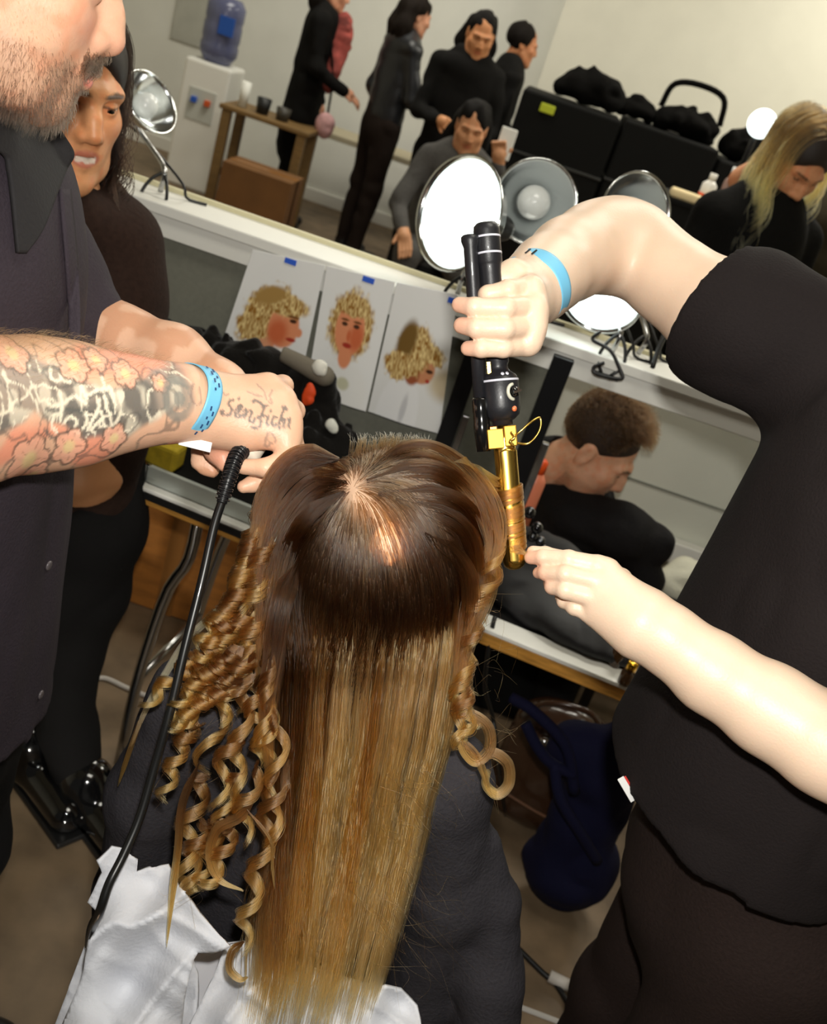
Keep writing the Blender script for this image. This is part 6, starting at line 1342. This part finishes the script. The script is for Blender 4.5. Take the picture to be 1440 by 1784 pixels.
# ------------------------------------------------------------------ 6. people on the far side
def mat_cloth(name, c): return mat(name, c, .9, bump=.4, scale=90, var=.15, spec=.12)
K_BLK = mat_cloth('cloth_black', S(18, 17, 16)); K_LEA = mat('cloth_leather', S(22, 23, 27), .42, bump=.4, scale=40); K_JEAN = mat_cloth('cloth_darkjean', S(34, 26, 22)); K_GREY = mat_cloth('cloth_grey', S(84, 82, 80)); K_OLIVE = mat_cloth('cloth_olive', S(52, 46, 34))
def fig(label, base, ang, H, top, trou, hairc, skin, arms, fwd_tilt=-.15, hairlen=.0, sit=None, coat=0., hk=.012, lean=0.):
    """a standing (or sitting) person; arms: two lists of (right, forward, up) joints from the shoulder"""
    s = H / 1.72; b = np.array([base[0], base[1], base[2] if len(base) > 2 else 0.]); f = np.array([math.cos(ang), math.sin(ang), 0]); rt = np.array([f[1], -f[0], 0])
    Q = lambda r, fo, u: b + (rt * r + f * fo + np.array([0, 0, 1]) * u) * s
    dz = 0 if sit is None else sit - .90
    hz = 1.60 + dz; Rm = frame(f + [0, 0, fwd_tilt]); t = Q(0, .03 + lean, hz)
    ph_, qh_ = head_v(.006, 1, 1, 0, [((0, -.02, -.07), .05), ((0, -.05, -.18), .055)]).out(); ph2 = xf(ph_ * s, Rm, t); ch = head_col(ph_, skin, np.array(skin) * [.8, .5, .5], S(30, 20, 14))
    allb = [Q(-.5, -.4, 0), Q(.5, .8, 1.9 + dz), Q(.5, -.4, 0), Q(-.5, .8, 1.8 + dz)]; lo = np.min(allb, 0) - .1; hi = np.max(allb, 0) + .1; lo[2] = b[2] - .02
    vb = V(lo, hi, .016); vb.cone(Q(0, lean * .8, 1.40 + dz), Q(0, 0, .98 + dz), .10 * s, .09 * s, .05); vb.cone(Q(0, lean, 1.52 + dz), Q(0, lean * .8, 1.40 + dz), .05, .06, .03)
    hand = []
    vt = V(lo, hi, hk); vt.cone(Q(0, lean * .8, 1.36 + dz), Q(0, 0, .95 - coat + dz), .185 * s, (.185 if coat == 0 else .2) * s, .05, flat=(f, .66)); vt.cone(Q(-.16, lean * .8, 1.40 + dz), Q(.16, lean * .8, 1.40 + dz), .065 * s, .065 * s, .05); vt.cone(Q(0, lean, 1.46 + dz), Q(0, lean, 1.40 + dz), .065 * s, .09 * s, .03)
    for sg, A in zip((-1, 1), arms):
        J = [Q(sg * .17, lean * .8, 1.39 + dz)] + [Q(sg * (.17 + a[0]), lean * .8 + a[1], 1.39 + dz + a[2]) for a in A]
        vt.tube([(j, r_ * s) for j, r_ in zip(J, (.062, .054, .045))], .03)
        d_ = nrm(J[2] - J[1]); hv_ = V(J[2] - .16, J[2] + .18, .006); hv_.cone(J[2] - d_ * .03, J[2] + d_ * .05, .027, .034, .015); sd = nrm(np.cross(d_, f + [.01, .02, .1]))
        for j in range(4): hv_.tube([(J[2] + d_ * .075 + sd * (j - 1.5) * .017, .0095), (J[2] + d_ * .12 + sd * (j - 1.5) * .018 - [0, 0, .012], .008), (J[2] + d_ * .14 + sd * (j - 1.5) * .017 - [0, 0, .03], .007)], .005)
        hv_.tube([(J[2] + d_ * .03 + sd * .03, .012), (J[2] + d_ * .07 + sd * .055, .009)], .006); hand.append(hv_.out())
    pb_, qb_ = joinm((ph2, qh_), vb.out(), *hand); cb2 = np.tile(np.array(skin), (len(pb_), 1)); cb2[:len(ph2)] = ch
    o = mesh('person', pb_, qb_, M_skin_far, None, True, cb2); tag(o, label, 'person')
    vt.fold(.014 * s, 9, 3); 
    if sit is None: pass
    mesh('coat' if coat else 'top', *vt.out(), top, o)
    vl = V(lo, hi, .014); vl.cone(Q(0, 0, .99 + dz), Q(0, 0, .90 + dz), .165 * s, .17 * s, .04, flat=(f, .75))
    for sg in (-1, 1):
        L_ = [(Q(sg * .09, 0, .90), .10 * s), (Q(sg * .10, .01, .50), .072 * s), (Q(sg * .10, -.01, .08), .058 * s)] if sit is None else [(Q(sg * .10, 0, sit), .095 * s), (Q(sg * .14, .42, sit + .05), .072 * s), (Q(sg * .13, .46, .08), .055 * s)]
        vl.tube(L_, .03)
    vl.fold(.010, 9, 5); mesh('trousers', *vl.out(), trou, o)
    for sg in (-1, 1):
        a_ = (Q(sg * .10, -.01, .06) if sit is None else Q(sg * .13, .46, .06)); vs_ = V(a_ - .24, a_ + .24, .012); vs_.tube([(a_ + [0, 0, .03], .05), (a_ - [0, 0, .015], .046), (a_ + f * .15 - [0, 0, .02], .038)], .03).half((0, 0, b[2] + .002), (0, 0, -1)); mesh('shoe', *vs_.out(), mat('shoe_black', S(14, 14, 14), .35), o)
    # hair
    v = V(t - [.26, .26, .28 + hairlen], t + .28, .010); v.ell(t + Rm @ np.array([0, -.022, .035]) * s, np.array([.088, .106, .096]) * s, .02, 'add', Rm)
    if hairlen:
        for sg in (-1, 0, 1): v.tube([(t + Rm @ np.array([sg * .05, -.07, .0]) * s, .055 * s), (t + Rm @ np.array([sg * .07, -.08, -.10]) * s, .05 * s), (t + rt * sg * .075 - f * .085 + [0, 0, -.12 - hairlen], .028)], .04)
    v.ell(t + Rm @ np.array([0, .108, -.035]) * s, np.array([.064, .085, .095]) * s, .015, 'sub', Rm); v.fold(.010, 26, 4, (1, 1, .35)); mesh('hair', *v.out(), mat('farhair%.3f' % hairc[0], hairc, .75, spec=.12, bump=.5, scale=80, stretch=(6, 6, .6)), o)
    return o, Q, t, Rm
DN = ((.06, -.02, -.28), (.05, .08, -.52))
fA = fig('standing person in long black coat with red patterned scarf beside the water dispenser', (-1.64, 7.25), .1, 1.70, K_BLK, K_BLK, S(20, 15, 12), S(196, 140, 110), (DN, ((.04, .06, -.28), (-.02, .26, -.36))), hairlen=.12, coat=.35)
sc_ = blob('scarf', None, None, [(fA[1](.02, .14, 1.30), (.09, .05, .20)), (fA[1](.06, .15, 1.10), (.06, .045, .14))], mat('red_pattern', S(160, 74, 66), .9, var=.6, scale=16, bump=.4), .010, (.010, 18), .04, seed=3, parent=fA[0])
for i, x_ in enumerate((-.06, .10)):
    q_ = fA[1](.10 * (1 if i else -1), -.05, .05); MB().box(q_ - [0, .06, -.04], (.10, .02, .035), None, .006).build('reflective_strip', mat('reflective', S(236, 240, 240), .3, emit=None), fA[0])
pbag = blob('handbag', 'small pale pink handbag hanging beside the red patterned scarf', 'bag', [(fA[1](.20, .20, .78), (.07, .05, .09))], mat('pale_pink', S(196, 150, 150), .7, var=.3, scale=20), .009, (.006, 14), .02)
MB().tube(spline([fA[1](.17, .20, .84), fA[1](.10, .16, 1.10), fA[1](.12, .05, 1.40)], 16), .008).build('strap', K_BLK, pbag)
fB = fig('standing person with long dark hair in black leather jacket and dark jeans', (-1.04, 7.0), .6, 1.72, K_LEA, K_JEAN, S(24, 17, 12), S(200, 146, 116), (DN, ((.05, .05, -.28), (.0, .25, -.30))), hairlen=.28)
fC = fig('woman in black hooded top with black hair looking down towards us', (-.54, 6.45), -1.35, 1.74, K_BLK, K_BLK, S(16, 13, 11), S(200, 140, 96), (((.06, .04, -.28), (-.04, .25, -.30)), ((.06, .04, -.28), (-.05, .24, -.28))), -.35, .16)
fD = fig('short haired man in black top partly hidden behind the woman in the hooded top', (-.36, 7.35), .25, 1.76, K_BLK, K_BLK, S(20, 15, 12), S(186, 126, 86), (DN, ((.06, .0, -.28), (.02, .22, -.36))), -.1)
fE = fig('woman in grey sitting at the back with black hair, holding up a phone', (-.35, 5.2), -1.45, 1.62, K_GREY, K_GREY, S(16, 13, 11), S(206, 150, 110), (((.10, .10, -.22), (.0, .24, .10)), ((.08, .12, -.24), (.02, .30, -.34))), -.30, .22, sit=.62, lean=.10)
ph_ = thing('phone', 'pale phone held up by the sitting woman in grey', 'phone')
q_ = fE[1](-.17, .26 + .08, 1.39 + .62 - .90 + .20); MB().box(q_, (.075, .012, .14), None, .005).build('body', M_white, ph_); MB().box(q_ + [0, .008, 0], (.066, .004, .128), None, .001).build('screen', mat('phone_screen', S(20, 22, 24), .1), ph_)
cr_ = thing('stool', 'dark stool under the sitting woman in grey', 'stool')
MB().lathe([(0, .50), (.18, .50), (.19, .51), (.19, .535), (0, .54)], (-.35, 5.22, 0), (0, 0, 1), 24).build('seat', M_caseb, cr_)
for a_ in (.7, 2.3, 3.9, 5.4): MB().tube([(-.35 + .12 * math.cos(a_), 5.22 + .12 * math.sin(a_), .5), (-.35 + .2 * math.cos(a_), 5.22 + .2 * math.sin(a_), .012)], .013).build('leg', M_blackm, cr_)
# blonde woman
bF = aty(1392, 266, 3.02)
fF = fig('blonde woman in black looking down at the right edge, behind the raised arm', (bF[0] - .03 * math.cos(-1.05), bF[1] - .03 * math.sin(-1.05)), -1.05, 1.74, K_BLK, K_BLK, S(40, 30, 20), S(214, 150, 108), (((.05, .02, -.28), (-.02, .24, -.32)), ((.05, .02, -.28), (-.03, .24, -.30))), -.75, hk=.010)
o_hair = [c for c in fF[0].children if c.name.startswith('hair')][0]; bpy.data.objects.remove(o_hair)
hairmat('hair_blonde', [(0, S(74, 52, 28)), (.3, S(140, 100, 42)), (.6, S(226, 182, 92)), (1, S(240, 200, 112))], .28, .4, .3)
long_hair(fF[0], fF[3], fF[2], 2600, .40, 'hair_blonde', 5, .014, 34, .0005, (.0, .05, .12), drift=(-.05, -.06, 0), scl=1.06)
ly = MB().tube(spline([fF[2] + [-.06, -.05, -.16], fF[2] + [-.02, -.14, -.34], fF[2] + [.0, -.16, -.5]], 14), .006, 8); ly.build('lanyard', mat('lilac_strap', S(130, 120, 160), .6), fF[0])
fG = fig('person with brown hair at the right edge behind the blonde woman', (1.06, 3.7), 2.4, 1.78, K_OLIVE, K_BLK, S(72, 56, 32), S(206, 150, 110), (DN, DN), -.1, .1)
# pale person at the frame edge is part of the stylist (already built)

# ------------------------------------------------------------------ the chair and the white shirt over its back
chair = thing('folding_chair', 'black folding chair under the seated woman, mostly hidden by the white shirt', 'chair')
MB().b2(-.17, .15, .70, 1.06, .42, .45, .012).build('seat', M_black, chair)
MB().box((-.01, .745, .70), (.30, .02, .09), None, .008).build('backrest', M_black, chair)
for s in (-.16, .14):
    MB().tube([(s, .745, .75), (s, .75, .45), (s, .92, .012)], .011).build('leg', M_blackm, chair); MB().tube([(s, 1.0, .43), (s, .64, .012)], .011).build('leg', M_blackm, chair)
M_wshirt = mat('white_cotton', S(196, 198, 205), .8, bump=.25, scale=240)
ws = thing('white_shirt', 'crumpled white shirt hung over the back of the chair', 'shirt')
def poly_sheet(name, poly, dfn, m, parent, step=6, thick=.0035):
    """cloth panel bounded by a pixel outline, at real distances given by dfn"""
    pl = np.array(poly, float); per = []
    for a, b in zip(pl, np.roll(pl, -1, 0)):
        k = max(1, int(np.linalg.norm(b - a) / step)); per += [a + (b - a) * i / k for i in range(k)]
    per = np.array(per); bm = bmesh.new(); x0, y0 = pl.min(0); x1, y1 = pl.max(0)
    from mathutils.geometry import delaunay_2d_cdt
    gx_, gy_ = np.meshgrid(np.arange(x0, x1, step), np.arange(y0, y1, step)); g_ = np.stack([gx_.ravel() + 1.3 * np.sin(gy_.ravel()), gy_.ravel()], 1)
    def inside(q):
        c = np.zeros(len(q), bool)
        for a, b in zip(per, np.roll(per, -1, 0)):
            cnd = ((a[1] > q[:, 1]) != (b[1] > q[:, 1])); xx = (b[0] - a[0]) * (q[:, 1] - a[1]) / (b[1] - a[1] + 1e-9) + a[0]; c ^= cnd & (q[:, 0] < xx)
        return c
    dm = np.min(np.linalg.norm(g_[:, None] - per[None], axis=2), 1); g_ = g_[inside(g_) & (dm > step * .5)]
    allp_ = np.vstack([per, g_]); n = len(per)
    vo, eo, fo, *_ = delaunay_2d_cdt([Vector(p_) for p_ in allp_], [(i, (i + 1) % n) for i in range(n)], [list(range(n))], 1, 1e-4)
    q = np.array([tuple(p_) for p_ in vo]); D = dfn(q[:, 0], q[:, 1])
    P = CP + D[:, None] * (CF + CX * ((q[:, 0] - 720) / FPX)[:, None] - CY * ((q[:, 1] - 892) / FPX)[:, None])
    fs = [list(f_) for f_ in fo]; fs = [f_ if np.cross(P[f_[1]] - P[f_[0]], P[f_[2]] - P[f_[0]]) @ (CP - P[f_[0]]) > 0 else f_[::-1] for f_ in fs]
    o = mesh(name, P, fs, m, parent); md = o.modifiers.new('cloth', 'SOLIDIFY'); md.thickness = thick; md.offset = -1; return o
def folds(seed, base, sx=0., sy=0., a1=.020, a2=.007):
    def f_(x, y):
        k = (x - 300) * .8 + (y - 1600) * .6; l = -(x - 300) * .6 + (y - 1600) * .8
        r1 = 1 - np.abs(2 * vnoise(k / 70, l / 190, 0 * x, seed) - 1); r2 = 1 - np.abs(2 * vnoise(k / 150 + 3, l / 40, 0 * x, seed + 2) - 1)
        return base + sx * (x - 300) / 1000 + sy * (y - 1600) / 1000 - a1 * r1 - a2 * r2
    return f_
poly_sheet('back_panel', [(196, 1476), (215, 1478), (240, 1500), (238, 1520), (262, 1512), (292, 1506), (310, 1540), (345, 1590), (392, 1640), (402, 1650), (370, 1662), (345, 1660), (338, 1672), (330, 1700), (322, 1740), (316, 1800), (60, 1860), (108, 1784), (140, 1710), (158, 1640), (172, 1592), (152, 1572), (178, 1522), (172, 1500)], folds(3, .99, .05, -.10, .044, .016), M_wshirt, ws)
poly_sheet('collar', [(428, 1640), (470, 1655), (560, 1690), (640, 1712), (700, 1726), (724, 1752), (738, 1800), (330, 1800), (332, 1782), (372, 1700), (392, 1650)], folds(7, 1.03, .03, -.12, .034, .013), M_wshirt, ws)
poly_sheet('inner_panel', [(330, 1650), (430, 1640), (440, 1720), (330, 1800), (310, 1760)], folds(9, 1.06, 0, 0, .010, .006), mat('shirt_lining', S(200, 200, 206), .85), ws)  # inner panel in the pale grey of the shirt lining
poly_sheet('sleeve', [(150, 1640), (320, 1600), (345, 1700), (330, 1900), (40, 1900), (90, 1800)], folds(12, 1.03, .02, -.1, .024, .010), M_wshirt, ws)

# ------------------------------------------------------------------ put every origin at the base of its thing
bpy.context.view_layer.update()
for o in [o for o in bpy.data.objects if o.parent is None and o.type in ('MESH', 'EMPTY') and o.get('kind') != 'structure']:
    pts = []
    def walk(a):
        if a.type == 'MESH' and len(a.data.vertices):
            c = np.empty(len(a.data.vertices) * 3); a.data.vertices.foreach_get('co', c); c = c.reshape(-1, 3); pts.append(c.min(0)); pts.append(c.max(0))
        for k in a.children: walk(k)
    walk(o)
    if not pts: continue
    pts = np.array(pts); b = Vector(((pts[:, 0].min() + pts[:, 0].max()) / 2, (pts[:, 1].min() + pts[:, 1].max()) / 2, pts[:, 2].min()))
    o.location = b
    if o.type == 'MESH': o.data.transform(Matrix.Translation(-b))
    for k in o.children: k.location = -b
